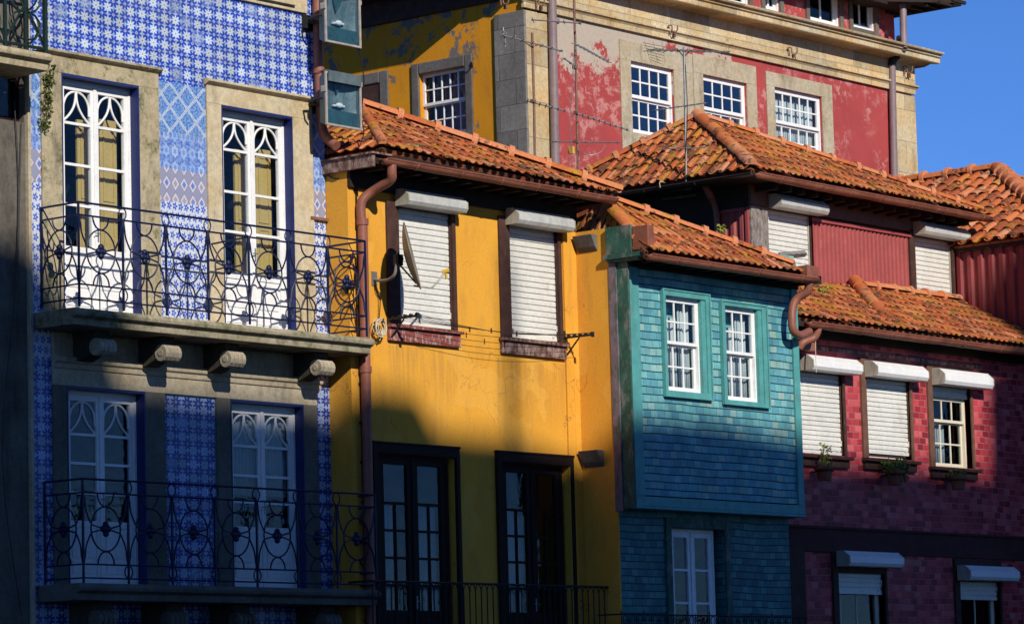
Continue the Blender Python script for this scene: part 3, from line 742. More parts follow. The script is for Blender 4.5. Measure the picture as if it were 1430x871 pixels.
# lower lintel band, surrounds and cornice
zb_ = P(270, 553)[2]; zt_ = P(330, 525)[2]
a0, a1 = P(72, 560)[0], P(440, 560)[0]
w0, w1 = P(229, 640)[0], P(301, 640)[0]
mb = MB(); mb.box(a0, a1, .001, .04, zb_, zf-.2)
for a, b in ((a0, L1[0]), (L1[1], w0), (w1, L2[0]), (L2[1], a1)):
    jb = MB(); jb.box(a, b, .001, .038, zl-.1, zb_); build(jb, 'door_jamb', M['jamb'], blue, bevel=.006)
lb = MB()
for h in (L1, L2):
    if h[3] < zb_: lb.box(h[0], h[1], .001, .039, h[3], zb_)
sl = build(mb, 'lintel_band', M['stonepale'], blue, bevel=.006)
if lb.v: build(lb, 'lintel', M['stonepale'], sl)
for h in (L1, L2): reveals((h[0],h[1],h[2],min(h[3], zb_)), .041, sl)
mb = MB(); zc = P(330, 526)[2]; mb.prism_s([(.041,zc-.09),(.06,zc-.085),(.07,zc-.03),(.10,zc-.01),(.11,zc+.02),(.10,zc+.05),(.041,zc+.06)], a0, a1+.05); build(mb, 'cornice', M['stonepale'], blue, bevel=.004)
# panels of stone above (upper floor door sill) seen at the top edge
ux0, ux1 = P(352, 10)[0], P(426, 15)[0]; zu = P(412, 17)[2]
mb = MB(); mb.box(ux0-.9, ux1, .001, .04, zu, zu+1.6); mb.box(ux0-.9, P(407,10)[0], .04, .09, zu+.06, zu+.2); build(mb, 'door_surround', M['stone'], blue, bevel=.006)
# doors
def zz(x, *ys): return [P(x, y)[2] for y in ys]
french_door(blue, U1[0]+.075, U1[1]-.015, zf, U1[3]-.03, -.10, zz(139, 175, 232, 288), P(139, 349)[2], fill=.08)
french_door(blue, U2[0]+.075, U2[1]-.015, zf, U2[3]-.03, -.10, zz(356, 212, 270, 325), P(356, 384)[2], fill=.08)
french_door(blue, L1[0]+.085, L1[1]-.015, zl, min(L1[3], zb_)-.03, -.10, zz(145, 607, 647, 688), P(145, 730)[2], gl='glassblue', inner=False, fill=.08)
french_door(blue, L2[0]+.085, L2[1]-.015, zl, min(L2[3], zb_)-.03, -.10, zz(370, 623, 664, 701), P(370, 738)[2], gl='glassblue', inner=False, curt=[(.05,.95,P(370,690)[2],P(370,575)[2])], fill=.08)
# balconies
def rail_module(mb, f, m, H):
    """one bay of scrolled ironwork; f(t,h)->point; H = heights (bottom, low, second, top)"""
    hb, hl, h2, ht = H; c = m/2; hc = (hl+h2)/2; R_ = (h2-hl)*.315; rx = m*.325
    r = .0105
    def crv(pts, rr=r, closed=False): mb.tube([f(*p) for p in pts], rr, 5, closed=closed)
    crv([(c+rx*math.cos(a*math.pi/12), hc+R_*math.sin(a*math.pi/12)) for a in range(24)], closed=True)
    for sg in (1, -1):
        crv([(c+sg*rx*.97, hc+R_*.18), (c+sg*rx*.6, hc+R_*.10), (c+sg*.03, hc)]); crv([(c+sg*rx*.97, hc-R_*.18), (c+sg*rx*.6, hc-R_*.10), (c+sg*.03, hc)])
        # bell curves from the posts
        up = [(c+sg*(m/2-.012), h2-.02), (c+sg*(m/2-.03), h2-.10), (c+sg*(m*.43), hc+R_*.75), (c+sg*rx*1.01, hc+R_*.22)]
        crv(smooth2(up)); crv(smooth2([(x, 2*hc-h) for x, h in up]))
    ew = m*.18
    crv([(c+ew*math.cos(a*math.pi/10), h2-(h2-hc-R_)*math.sin(a*math.pi/10)) for a in range(11)])
    crv([(c+ew*math.cos(a*math.pi/10), hl+(hc-R_-hl)*math.sin(a*math.pi/10)) for a in range(11)])
    # quatrefoil boss
    q = .052
    for dx, dh in ((0,q),(0,-q),(q*.8,0),(-q*.8,0),(0,0)):
        p = f(c+dx, hc+dh); mb.ball(p, .042, 1, .8, 1, 8, 5)
def smooth2(p): return [(q[0], q[1]) for q in [tuple(v)[:2] for v in smooth_path([(a, b, 0) for a, b in p], 4)]]
def balcony_rail(parent, s0, s1, nf, H, mods, mat, stay=()):
    hb, hl, h2, ht = H; mb = MB()
    def line(h, r, a=0.): mb.tube([(s0,a,h),(s0,nf,h),(s1,nf,h),(s1,a,h)], r, 6)
    line(ht, .014); line(h2, .012); line(hl, .011); line(hb, .011)
    m = (s1-s0)/mods
    for i in range(mods+1):
        x = s0+m*i; big = i in (0, mods)
        mb.box(x-.011, x+.011, nf-.011, nf+.011, hb-.10, ht if big else h2)
        if not big:
            for hc, rr in (((h2+ht)/2, (ht-h2)/2-.005), ((hb+hl)/2, (hl-hb)/2-.005)):
                mb.tube([(x+rr*.85*math.cos(a*math.pi/8), nf, hc+rr*math.sin(a*math.pi/8)) for a in range(16)], .009, 5, closed=True)
            mb.tube([(x, nf, h2), (x, nf, h2-.12)], [.028, .012], 6)
            mb.tube([(x, nf, hl), (x, nf, hl+.12)], [.024, .012], 6)
    for i in range(mods): rail_module(mb, lambda t, h, i=i: (s0+m*i+t, nf, h), m, H)
    for x in (s0, s1): rail_module(mb, lambda t, h, x=x: (x, t, h), nf, H)
    for x in (s0, s1):
        mb.box(x-.011, x+.011, .0, .022, hb-.05, ht)
    for t in stay:
        x = s0+m*t; mb.tube([(x, nf, h2), (x-.02, .04, h2-.02)], .012, 6)
    return build(mb, 'railing', mat, parent, smooth=True)
def slab_mesh(s0, s1, nf, zt):
    mb = MB(); prof = [(.0,zt-.195),(nf-.05,zt-.195),(nf-.045,zt-.115),(nf-.02,zt-.105),(nf+.02,zt-.085),(nf+.03,zt-.045),(nf-.0,zt),(.0,zt)]
    mb.prism_s(prof, s0, s1); return mb
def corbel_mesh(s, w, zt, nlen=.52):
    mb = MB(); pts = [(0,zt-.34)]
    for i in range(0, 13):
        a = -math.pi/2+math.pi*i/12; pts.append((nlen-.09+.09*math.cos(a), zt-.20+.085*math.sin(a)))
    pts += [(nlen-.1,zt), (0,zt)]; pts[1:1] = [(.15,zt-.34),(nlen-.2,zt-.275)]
    mb.mi = 1; mb.prism_s(pts, s-w/2, s+w/2); mb.mi = 0  # body in the darkened stone, its shade painted into the colour
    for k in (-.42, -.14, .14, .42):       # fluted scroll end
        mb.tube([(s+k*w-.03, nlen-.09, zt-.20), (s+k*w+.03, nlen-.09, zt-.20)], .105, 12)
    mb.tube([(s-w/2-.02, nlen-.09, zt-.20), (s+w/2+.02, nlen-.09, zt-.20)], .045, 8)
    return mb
H1 = [P(110, y, .65)[2] for y in (415.6, 396, 299.5, 282)]
rs0, rs1 = P(110, 350, .65)[0], P(511, 410, .65)[0]
bal = build(slab_mesh(rs0-.12, rs1+.07, .70, zf), 'balcony', M['slabmoss'], blue, bevel=.01)
balcony_rail(bal, rs0, rs1, .65, H1, 7, M['iron'], (4,))
for px in (150, 241, 331, 456):
    s = P(px, 500, .5)[0]; build(corbel_mesh(s, .24, zf-.197), 'corbel', [M['stonepale'], M['stoneshade']], bal, bevel=.008)
H2 = [P(116, y, .65)[2] for y in (806, 787, 687, 668)]
rt0, rt1 = P(116, 740, .65)[0], P(525, 760, .65)[0]
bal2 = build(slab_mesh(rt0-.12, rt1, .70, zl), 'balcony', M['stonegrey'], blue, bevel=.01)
balcony_rail(bal2, rt0, rt1, .65, H2, 7, M['iron'])
for px in (150, 250, 345, 465):
    s = P(px, 880, .5)[0]; build(corbel_mesh(s, .27, zl-.197), 'corbel', [M['stonegrey'], M['stoneshade']], bal2, bevel=.008)
pipe(blue, [P(443, -40, .09), P(444, 60, .09), P(448, 150, .09), P(452, 186, .12), P(470, 204, .35)], .065, 'downpipe', M['pipe'], [(P(445,95,.09), P(445.3,103,.09))])
# thin iron clamp on the right strip
mb = MB(); x0, x1, z0, z1 = ext(431, 455, 304, 308, 0); mb.box(x0, x1, .002, .05, z0, z1); build(mb, 'wall_clamp', M['rustmast'], blue)

# ================================================================ LEFT STONE HOUSE
LS1 = P(36, 300)[0]
left = thing('stone_house', (-8, 0, 0), 'grey granite house cut by the left edge, its mossy balcony over a dark window', 'house')
hw = ext(-60, 33, 118, 164, 0)
wall('wall', left, M['stonegrey'], -9, LS1, 0.0, 0, 14.5, [(-5.2, P(33,140)[0], hw[2], hw[3]+.25)], back=-9)
mb = MB(); mb.box(P(36.5,300)[0], P(41,300)[0]-.002, -.5, .05, 0, 14.4); build(mb, 'corner_strip', M['stonepale'], left, bevel=.006)
zs = P(36, 70, .7)[2]; se = P(72, 88, .72)[0]
lbal = build(slab_mesh(-6.5, se, .72, zs), 'balcony', M['stonemoss'], left, bevel=.01)
mb = MB(); H3 = (zs+.06, zs+.2, zs+1.0, zs+1.12)
for h, r in ((H3[0], .02), (H3[3], .018)): mb.tube([(-6.4,.66,h),(se-.04,.66,h),(se-.04,0,h)], r, 6)
mb.box(se-.065, se-.02, .64, .685, zs, zs+1.15)
for i in range(7):
    m = .62; x = se-.04-m*(i+1)
    mb.box(x-.02, x+.02, .645, .675, zs, zs+1.12); mb.box(x+m*.48, x+m*.52, .65, .67, zs, zs+1.12)
    for k in range(3):
        c = x+m*.5; hc = zs+.3+.32*k
        mb.tube([(c+.24*math.cos(a*math.pi/8), .66, hc+.17*math.sin(a*math.pi/8)) for a in range(16)], .013, 5, closed=True)
    mb.tube([(x, .66, zs+.1), (x+m*.5, .66, zs+.55), (x+m, .66, zs+1.05)], .012, 5); mb.tube([(x, .66, zs+1.05), (x+m*.5, .66, zs+.55), (x+m, .66, zs+.1)], .012, 5)
for k in range(2):
    hc = zs+.35+.4*k; mb.tube([(se-.04, .33+.22*math.cos(a*math.pi/8), hc+.19*math.sin(a*math.pi/8)) for a in range(16)], .012, 5, closed=True)
mb.tube([(se-.04, .64, zs+.1), (se-.04, 0.02, zs+1.05)], .012, 5)
build(mb, 'railing', M['iron_green'], lbal, smooth=True)
# narrow dark window frame in the stone house
mb = MB(); frame_ring(mb, -5.2, P(33,140)[0], hw[2], hw[3]+.25, -.16, -.08, .06); build(mb, 'window_frame', M['darkwood'], left)
mb = MB(); mb.box(-5.14, P(33,140)[0]-.06, -.13, -.126, hw[2]+.06, hw[3]+.19); build(mb, 'pane', M['glass'], left)

# ================================================================ YELLOW HOUSE
YN = .37; YS0 = BS1+.012; YS1 = P(803, 350, YN)[0]
yel = thing('yellow_house', (YS0, YN, 0), 'yellow plastered house with mossy clay roof and two closed white roller shutters', 'house')
w1_ = ext(541, 633, 292, 458, YN); w2_ = ext(698, 782, 312, 476, YN)
f1 = ext(528, 637, 636, 900, YN); f2 = ext(701, 797, 648, 905, YN); zfl = P(640, 872, YN)[2]-.75
F1 = (f1[0], f1[1], zfl, f1[3]); F2 = (f2[0], f2[1], zfl, f2[3])
zye = P(640, 262, YN)[2]
wall('wall', yel, M['yellow'], YS0, YS1, YN, 0, zye, [w1_, w2_, F1, F2], reveal=.22, back=-6)
mb = MB(); zr = P(826, 327, .6)[2]; zr0 = P(802,325,YN)[2]
mb.slab([(YS1,YN,0.),(YS1,.975,0.),(YS1,.975,P(849,318,.97)[2]),(YS1,YN,zr0)], 0, (.035,0,0)); build(mb, 'side_wall', M['yellow'], yel)
p0, p1, _, _ = ext(789, 799, 500, 520, YN)
mb = MB(); mb.box(p0, p1, YN+.001, YN+.035, 0, zye-.1); build(mb, 'pilaster', M['yellow'], yel, bevel=.01)
mb = MB(); mb.box(p1+.02, YS1, YN+.001, YN+.02, 0, zye-.1); build(mb, 'pilaster', M['yellow'], yel, bevel=.006)
def casing(parent, h, w, n, mat, sill_mat, sill_h=.2, wtop=.06, proud=.035, sillproud=.08, left_w=None):
    lw = left_w or w; mb = MB()
    mb.box(h[0]-lw, h[0], n-.1, n+proud, h[2]-.02, h[3]+wtop); mb.box(h[1], h[1]+w, n-.1, n+proud, h[2]-.02, h[3]+wtop); mb.box(h[0], h[1], n-.1, n+proud, h[3], h[3]+wtop)
    c = build(mb, 'window_casing', mat, parent, bevel=.005)
    mb = MB(); mb.box(h[0]-lw-.04, h[1]+w+.04, n+.001, n+sillproud+.03, h[2]-.06, h[2]-.021); mb.box(h[0]-lw-.02, h[1]+w+.02, n+.001, n+sillproud-.02, h[2]-.06-sill_h, h[2]-.06); build(mb, 'sill', sill_mat, c, bevel=.006)
    return c
ya = ext(556, 631, 303, 455, YN); yb = ext(711, 779, 322, 474, YN)
A1_ = (ya[0], ya[1], w1_[2], w1_[3]); 
casing(yel, (ya[0], ya[1], w1_[2]+.02, w1_[3]-.02), ya[0]*0+.06, YN, M['brown'], M['redpeel'], .17, left_w=ya[0]-w1_[0]+.02)
casing(yel, (yb[0], yb[1], w2_[2]+.02, w2_[3]-.02), .06, YN, M['brown'], M['peeled'], .17, left_w=yb[0]-w2_[0]+.02)
bx1 = ext(549, 632, 272, 294, YN); bx2 = ext(703, 782, 298, 320, YN)
shutter(yel, ya[0]+.02, ya[1]-.02, w1_[3]-.02, w1_[2]+.05, YN-.04, (bx1[0], bx1[1], bx1[2], bx1[3], YN+.03), boxdepth=.24)
shutter(yel, yb[0]+.02, yb[1]-.02, w2_[3]-.02, w2_[2]+.05, YN-.04, (bx2[0], bx2[1], bx2[2], bx2[3], YN+.03), boxdepth=.24)
# lower glazed doors, dark
for h, cur in ((F1, [(.0,.3,P(570,850,YN)[2]-.5,P(570,705,YN)[2]),(.55,.9,P(570,850,YN)[2]-.5,P(570,705,YN)[2])]), (F2, [(.12,.46,P(740,850,YN)[2]-.5,P(740,712,YN)[2])])):
    zt = h[3]; bb = [zt-.62]
    french_door(yel, h[0]+.09, h[1]-.05, h[2], zt, YN-.07, bb, P(570,838,YN)[2]-.15, mat=M['darkwood'], arch=False, inner=False, curt=cur, panes=(2,4), stile=.10, gl='glassblue', fill=.09)
    mb = MB(); fw2 = .10
    mb.box(h[0]-fw2, h[0], YN+.001, YN+.05, h[2], h[3]+.12); mb.box(h[1], h[1]+fw2*.7, YN+.001, YN+.05, h[2], h[3]+.12); mb.box(h[0], h[1], YN+.001, YN+.05, h[3], h[3]+.12); mb.box(h[0]-fw2-.01, h[1]+fw2*.7+.01, YN+.001, YN+.06, h[3]+.12, h[3]+.15)
    build(mb, 'door_casing', M['darkwood'], yel, bevel=.006)
# corner stone corbels on the side wall
for (px, py, k) in ((815, 340, 1), (822, 640, 1.1)):
    c = P(px, py, YN+.22); mb = MB()
    mb.prism_n([(YS1-.14*k, c[2]+.11), (YS1-.001, c[2]+.11), (YS1-.001, c[2]-.12), (YS1-.06*k, c[2]-.05)], YN+.06, YN+.40); build(mb, 'corbel', M['stonedark'], yel, bevel=.01)
# roof
GE = .88
yC = P(535, 207, GE); yD = P(862, 273, GE); yA = P(503, 153, -1.0); yB = (yC[0], -1.6, yC[2])
tile_roof(yel, [yC, yD, yA], w=.175); tile_roof(yel, [yB, yC, yA], 'hip_roof')
mb = MB(); mb.slab([yA, yD, (yD[0],-4.5,yD[2]-.6), (yA[0],-4.5,yA[2]-.8)], .06); build(mb, 'back_slope', M['roof'], yel)
up = (0,0,.05)
cap_row(yel, Vector(yA)+Vector((0,0,.07)), Vector(yD)+Vector((0,0,.07)), r=.105, L=.52)
cap_row(yel, Vector(yC)+Vector((0,0,.05)), Vector(yA)+Vector((0,0,.05)), 'hip_tiles', r=.07, collar=False, mat=M['roof'])
g0 = P(536, 222, GE+.06); g1 = P(858, 278, GE+.06)
gutter(yel, [g0, g1], .07)
mb = MB(); mb.box(YS0, YS1, YN+.001, GE-.02, g0[2]-.02, g0[2]+.02)
mb.box(YS0-.03, YS1+.1, GE-.06, GE-.03, g0[2]-.05, g0[2]+.09); mb.box(YS0, YS1, YN+.001, YN+.05, g0[2]-.30, g0[2]-.02)
for i in range(14): x = YS0+.2+i*.34; mb.box(x, x+.07, YN+.05, GE-.06, g0[2]-.1, g0[2]-.02)
build(mb, 'eaves', M['soffit'], yel)
b0 = P(455, 226, .0); 
mb = MB(); mb.slab([(YS0-.07,-.3,g0[2]+.06),(YS0-.07,GE,g0[2]+.06),(YS0-.07,GE,g0[2]-.10),(YS0-.07,-.3,g0[2]-.10)], 0, (.05,0,0)); mb.box(YS0-.1, YS0+.3, -.3, GE+.03, g0[2]+.06, g0[2]+.085); build(mb, 'bargeboard', M['peeled'], yel, bevel=.004)
pipe(yel, [P(547, 226, GE+.04), P(547, 240, GE+.04), P(545, 252, GE-.02), P(522, 266, GE-.3), P(505, 282, YN+.09), P(505, 310, YN+.085)], .062, 'swan_neck', M['pipe'])
pz = P(506, 310, YN+.085)
pipe(yel, [pz, (pz[0], YN+.085, 0)], .066, 'downpipe', M['pipe'], [((pz[0],YN+.085,z-.04),(pz[0],YN+.085,z+.04)) for z in (pz[2], pz[2]-1.9, pz[2]-3.8)], sm=False)
# electrical conduit by the corner
cz = P(497, 245, YN+.02)
mb = MB(); mb.tube([(cz[0],YN+.02,cz[2]+.1),(cz[0],YN+.02,0)], .011, 5)
for k in range(14): mb.box(cz[0]-.02, cz[0]+.02, YN+.001, YN+.035, cz[2]-.2-.5*k, cz[2]-.17-.5*k)
mb.tube(smooth_path([P(455,238,.03),P(475,242,.2),P(490,240,.36),(cz[0],YN+.03,cz[2]+.1)]), .012, 5); mb.tube(smooth_path([P(456,244,.03),P(470,250,.2),P(492,244,.36),(cz[0]+.02,YN+.03,cz[2])]), .009, 5)
build(mb, 'cable', M['rubber'], yel)
# balcony of the yellow house
zyr = P(690, 815, YN+.4)[2]
mb = MB(); mb.box(YS0+.35, YS1, YN+.001, YN+.45, zfl-.18, zfl-.01); yb_ = build(mb, 'balcony', M['stonegrey'], yel, bevel=.01)
mb = MB(); s0 = P(520, 815, YN+.4)[0]; s1 = P(866, 820, YN+.4)[0]; nn_ = YN+.4
mb.tube([(s0,YN,zyr),(s0,nn_,zyr),(s1,nn_,zyr)], .016, 6); mb.tube([(s0,YN,zfl+.08),(s0,nn_,zfl+.08),(s1,nn_,zfl+.08)], .012, 6)
k = int((s1-s0)/.115)
for i in range(k):
    x = s0+(s1-s0)*i/k; x2 = s0+(s1-s0)*(i+1)/k
    mb.tube([(x, nn_, zfl+.08), (x, nn_, zyr-.10)], .009, 5); mb.tube([((x+x2)/2+(x2-x)/2*math.cos(a*math.pi/6), nn_, zyr-.10+.09*math.sin(a*math.pi/6)) for a in range(7)], .008, 5)
build(mb, 'railing', M['iron_black'], yb_, smooth=True)

# ================================================================ TEAL HOUSE
TN = .97; TJ = 1.24; TS0 = YS1+.04; TS1 = P(1112, 450, TJ)[0]
tea = thing('teal_house', (TS0, TN, 0), 'narrow teal tiled house with an overhanging upper floor and two white sash windows', 'house')
zj = P(990, 698, TJ)[2]
tw1 = ext(925, 984, 412, 552, TJ); tw2 = ext(1007, 1064, 428, 563, TJ)
zte = P(1010, 372, TJ)[2]
tsw1 = ext(928, 978, 416, 547, TJ); tsw2 = ext(1011, 1057, 430, 560, TJ)
dr = ext(938, 1013, 738, 930, TN); DR = (dr[0], dr[1], 2.2, dr[3])
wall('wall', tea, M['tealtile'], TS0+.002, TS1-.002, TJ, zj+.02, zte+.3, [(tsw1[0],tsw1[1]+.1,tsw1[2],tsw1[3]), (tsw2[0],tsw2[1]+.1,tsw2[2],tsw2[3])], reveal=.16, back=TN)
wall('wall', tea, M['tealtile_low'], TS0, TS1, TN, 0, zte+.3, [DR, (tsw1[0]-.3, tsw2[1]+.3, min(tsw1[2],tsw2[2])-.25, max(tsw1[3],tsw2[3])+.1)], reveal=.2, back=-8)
mb = MB()
mb.box(TS0, TS0+.20, TJ+.001, TJ+.035, zj+.001, zte+.2); mb.box(TS1-.14, TS1, TJ+.001, TJ+.035, zj+.001, zte+.2)
mb.box(TS0, TS1, TJ+.001, TJ+.04, zj-.13, zj); mb.box(TS0-.01, TS1+.01, TN+.001, TJ+.05, zj-.17, zj-.131)
build(mb, 'corner_boards', M['teal'], tea, bevel=.006)
mb = MB(); mb.slab([(TS0-.006,TN+.0,zj-.16),(TS0-.006,TJ+.03,zj-.16),(TS0-.006,TJ+.03,zte+.2),(TS0-.006,TN,zte+.2)], 0, (-.025,0,0)); build(mb, 'side_board', M['tealdark'], tea, bevel=.004)
mb = MB(); mb.box(TS0-.055, TS0-.032, TN-.02, TN+.11, zj-.2, zte+.18); build(mb, 'side_board', M['lilac'], tea, bevel=.004, label='weathered lilac grey edge board')
for h, sh in ((tw1, tsw1), (tw2, tsw2)):
    a, b, c, d = h; b += .02; mb = MB(); w = .07
    mb.box(a-.01, sh[0], TJ+.001, TJ+.05, c-.03, d+.03); mb.box(sh[1]+.1, b+.05, TJ+.001, TJ+.05, c-.03, d+.03)
    mb.box(sh[0], sh[1]+.1, TJ+.001, TJ+.05, sh[3], d+.03); mb.box(sh[0], sh[1]+.1, TJ+.001, TJ+.05, c-.03, sh[2])
    frame_ring(mb, a-.025, b+.075, c-.045, d+.05, TJ+.001, TJ+.065, .022)
    mb.box(sh[1]+.012, sh[1]+.1, TJ-.14, TJ+.03, sh[2], sh[3])
    cs = build(mb, 'window_casing', M['teal'], tea, bevel=.005)
    sash_window(tea, sh[0], sh[1]+.012, sh[2], sh[3], TJ-.03, 3, 2, 2, M['white'], fw_=.045, bw=.024, curtain=[(.02,.62,.04,.80),(.66,.96,.0,.97)])
mb = MB(); zrod = tsw1[2]+.05
french_door(tea, DR[0]+.11, DR[1]-.1, DR[2], DR[3], TN-.1, zz(970, 0)[:0] or [P(970, 795, TN)[2], P(970, 841, TN)[2]], P(970, 905, TN)[2], arch=False, inner=False, stile=.08, gl='glassblue', fill=.11)
mb = MB(); mb.box(DR[0]-.12, DR[0], TN+.001, TN+.04, 0, DR[3]+.14); mb.box(DR[1], DR[1]+.12, TN+.001, TN+.04, 0, DR[3]+.14); mb.box(DR[0], DR[1], TN+.001, TN+.04, DR[3], DR[3]+.14); mb.box(DR[0]-.001, DR[1]+.001, TN-.14, TN-.002, DR[3]-.001, DR[3]+.02)
build(mb, 'door_casing', M['tealdark'], tea, bevel=.006)
# eaves, fascia block, gutter, roof
GT = 1.66
tg0 = P(905, 356, GT+.05); tg1 = P(1138, 389, GT+.05); zg = (tg0[2]+tg1[2])/2; tg0 = (tg0[0],tg0[1],zg); tg1 = (tg1[0],tg1[1],zg)
mb = MB(); mb.box(TS0, TS1+.1, TJ+.001, GT-.02, zg+.03, zg+.06); mb.box(TS0, TS1+.1, GT-.05, GT-.02, zg-.05, zg+.07); mb.box(TS0, TS1, TJ+.001, TJ+.06, zg-.1, zg+.03)
for i in range(12): x = TS0+.15+i*.34; mb.box(x, x+.07, TJ+.06, GT-.06, zg-.05, zg+.03)
build(mb, 'eaves', M['soffit'], tea)
mb = MB(); mb.box(TS0-.10, TS0-.035, TN-.02, TN+.42, zte-.02, zte+.36); build(mb, 'fascia_block', M['tealdark'], tea, bevel=.006)
mb = MB(); mb.box(TS0-.13, TS0+.02, TN-.05, TN+.62, zte-.09, zte-.021); mb.box(TS0-.10, TS0+.0, TN+.0, TN+.55, zte-.13, zte-.09); build(mb, 'ledge', M['tealdark'], tea, bevel=.006)
mb = MB(); mb.box(TS0-.08, TS0+.06, TN+.43, TN+.70, zte+.0, zte+.33); build(mb, 'gutter_box', M['gutter'], tea, bevel=.01)
gutter(tea, [tg0, tg1], .075)
mb = MB(); mb.box(tg1[0]-.30, tg1[0]-.02, GT-.14, GT+.13, zg-.02, zg+.17); build(mb, 'gutter_box', M['gutter'], tea, bevel=.008)
tC = (P(900,338,GT)[0], GT, zg+.06); tD = (tg1[0]-.12, GT, zg+.06); tA = P(842, 283, .35); tB = P(808, 318, -.2)
tile_roof(tea, [tC, tD, tA], w=.17); tile_roof(tea, [tB, tC, tA], 'hip_roof', w=.18)
mb = MB(); mb.slab([tA, tD, (tD[0],-3.5,tD[2]-.7), (tA[0],-3.5,tA[2]-.8)], .06); build(mb, 'back_slope', M['roof'], tea)
cap_row(tea, Vector(tA)+Vector((.25,0,.05)), Vector(tA)*.09+Vector(tD)*.91+Vector((0,0,.06)), r=.09, L=.52)
cap_row(tea, Vector(tC)*.84+Vector(tA)*.16+Vector((0,0,.06)), Vector(tA)+Vector((0,0,.06)), 'hip_tiles', r=.10, L=.34, collar=False, mat=M['roof'])
mb = MB(); q = Vector(tB); c2 = Vector(tC); mb.slab([tuple(q+Vector((-.03,0,.0))), tuple(c2+Vector((-.03,0,-.02))), tuple(c2+Vector((-.03,0,-.11))), tuple(q+Vector((-.03,0,-.10)))], 0, (.05,0,0)); build(mb, 'bargeboard', M['soffit'], tea)
# broken plank at the right end of the roof
a = P(1088, 357, 1.15); b = P(1124, 354, 1.25); mb = MB(); mb.tube([a, b], .05, 4); build(mb, 'loose_plank', M['greywood'], tea)
pipe(tea, [P(1130,388,GT+.03), P(1130,396,GT+.02), P(1127,407,GT-.02), P(1114,416,GT-.15), P(1107,428,GT-.2), P(1106,450,GT-.2), P(1109,463,GT-.2), P(1118,468,GT-.25), P(1130,463,GT-.35)], .062, 'swan_neck', M['pipe'], k=6)
# balcony railing low on the teal house
zr_ = P(1000, 859, TN+.4)[2]; a = P(868,860,TN+.4)[0]; b = P(1125,860,TN+.4)[0]
mb = MB(); mb.box(a, b, TN+.001, TN+.42, 2.0, 2.16); tb = build(mb, 'balcony', M['stonegrey'], tea, bevel=.01)
mb = MB(); mb.tube([(a,TN,zr_),(a,TN+.4,zr_),(b,TN+.4,zr_)], .012, 6); k = int((b-a)/.16)
for i in range(k+1):
    x = a+(b-a)*i/k; mb.tube([(x,TN+.4,2.16),(x,TN+.4,zr_+(.05 if i % 3 == 0 else 0))], .008, 5)
    if i < k: mb.tube([(x+.08+.05*math.cos(q*math.pi/6), TN+.4, zr_-.07+.06*math.sin(q*math.pi/6)) for q in range(12)], .007, 5, closed=True)
build(mb, 'railing', M['iron_black'], tb, smooth=True)

# ================================================================ CRIMSON HOUSE
CN = .70; CS0 = TS1+.01; CS1 = 18.5
cri = thing('crimson_house', (CS0, CN, 0), 'house faced with small crimson tiles, three white shutter boxes in a row under its roof', 'house')
h1 = ext(1115, 1177, 524, 634, CN); h2_ = ext(1209, 1271, 532, 640, CN); h3 = ext(1302, 1356, 545, 652, CN)
b1 = ext(1114, 1183, 500, 521, CN); b2 = ext(1204, 1275, 509, 530, CN); b3 = ext(1298, 1366, 519, 541, CN)
k1 = ext(1170, 1236, 800, 900, CN); k2 = ext(1340, 1397, 812, 905, CN)
zce = P(1280, 462, CN)[2]
holes = [(h1[0],h1[1],h1[2],b1[2]), (h2_[0],h2_[1],h2_[2],b2[2]), (h3[0],h3[1],h3[2],b3[2]), (k1[0],k1[1],2.3,k1[3]), (k2[0],k2[1],2.3,k2[3])]
wall('wall', cri, M['redtile'], CS0, CS1-.05, CN, 0, zce+.12, holes, reveal=.2, back=-.85)
def shcase(h, top, wl=.13, wr=.05, mat=M['brown'], sill=True):
    a, b, c, d = h; mb = MB()
    mb.box(a-wl, a, CN-.1, CN+.04, c-.02, top); mb.box(b, b+wr, CN-.1, CN+.03, c-.02, top); mb.box(a, b, CN-.1, CN+.03, d-.001, top)
    cs = build(mb, 'window_casing', mat, cri, bevel=.005)
    if sill:
        mb = MB(); mb.box(a-wl-.03, b+wr+.04, CN+.001, CN+.12, c-.07, c-.021); mb.box(a-wl, b+wr, CN+.001, CN+.06, c-.19, c-.07); build(mb, 'sill', M['brown'], cs, bevel=.005)
shcase(holes[0], b1[3]+.02, .06, .05); shcase(holes[1], b2[3]+.06, .13, .05, M['brown_light']); shcase(holes[2], b3[3]+.06, .13, .05, M['brown_light'])
shcase(holes[3], k1[3]+.35, .14, .05); shcase(holes[4], k2[3]+.35, .14, .05)
shutter(cri, h1[0]+.02, h1[1]-.02, holes[0][3], h1[2]+.03, CN-.05, (b1[0], b1[1]+.02, b1[2], b1[3], CN+.04), slat=.072, boxmat=M['white'])
s2z = P(1240, 632, CN)[2]
shutter(cri, h2_[0]+.02, h2_[1]-.02, holes[1][3], s2z, CN-.05, (b2[0], b2[1]+.02, b2[2], b2[3], CN+.04), slat=.072, boxmat=M['white'])
s3z = P(1329, 553, CN)[2]
shutter(cri, h3[0]+.02, h3[1]-.02, holes[2][3], s3z, CN-.05, (b3[0], b3[1]+.02, b3[2], b3[3], CN+.04), slat=.072, boxmat=M['white'])
shutter(cri, k1[0]+.02, k1[1]-.02, k1[3], P(1203, 827, CN)[2], CN-.05, (ext(1163,1238,769,790,CN)[0], ext(1163,1240,769,790,CN)[1], P(1205,792,CN)[2], P(1205,771,CN)[2], CN+.06), slat=.072, boxmat=M['white'])
shutter(cri, k2[0]+.02, k2[1]-.02, k2[3], P(1368, 835, CN)[2], CN-.05, (ext(1332,1402,790,810,CN)[0], ext(1332,1402,790,810,CN)[1], P(1370,811,CN)[2], P(1370,791,CN)[2], CN+.06), slat=.072, boxmat=M['white'])
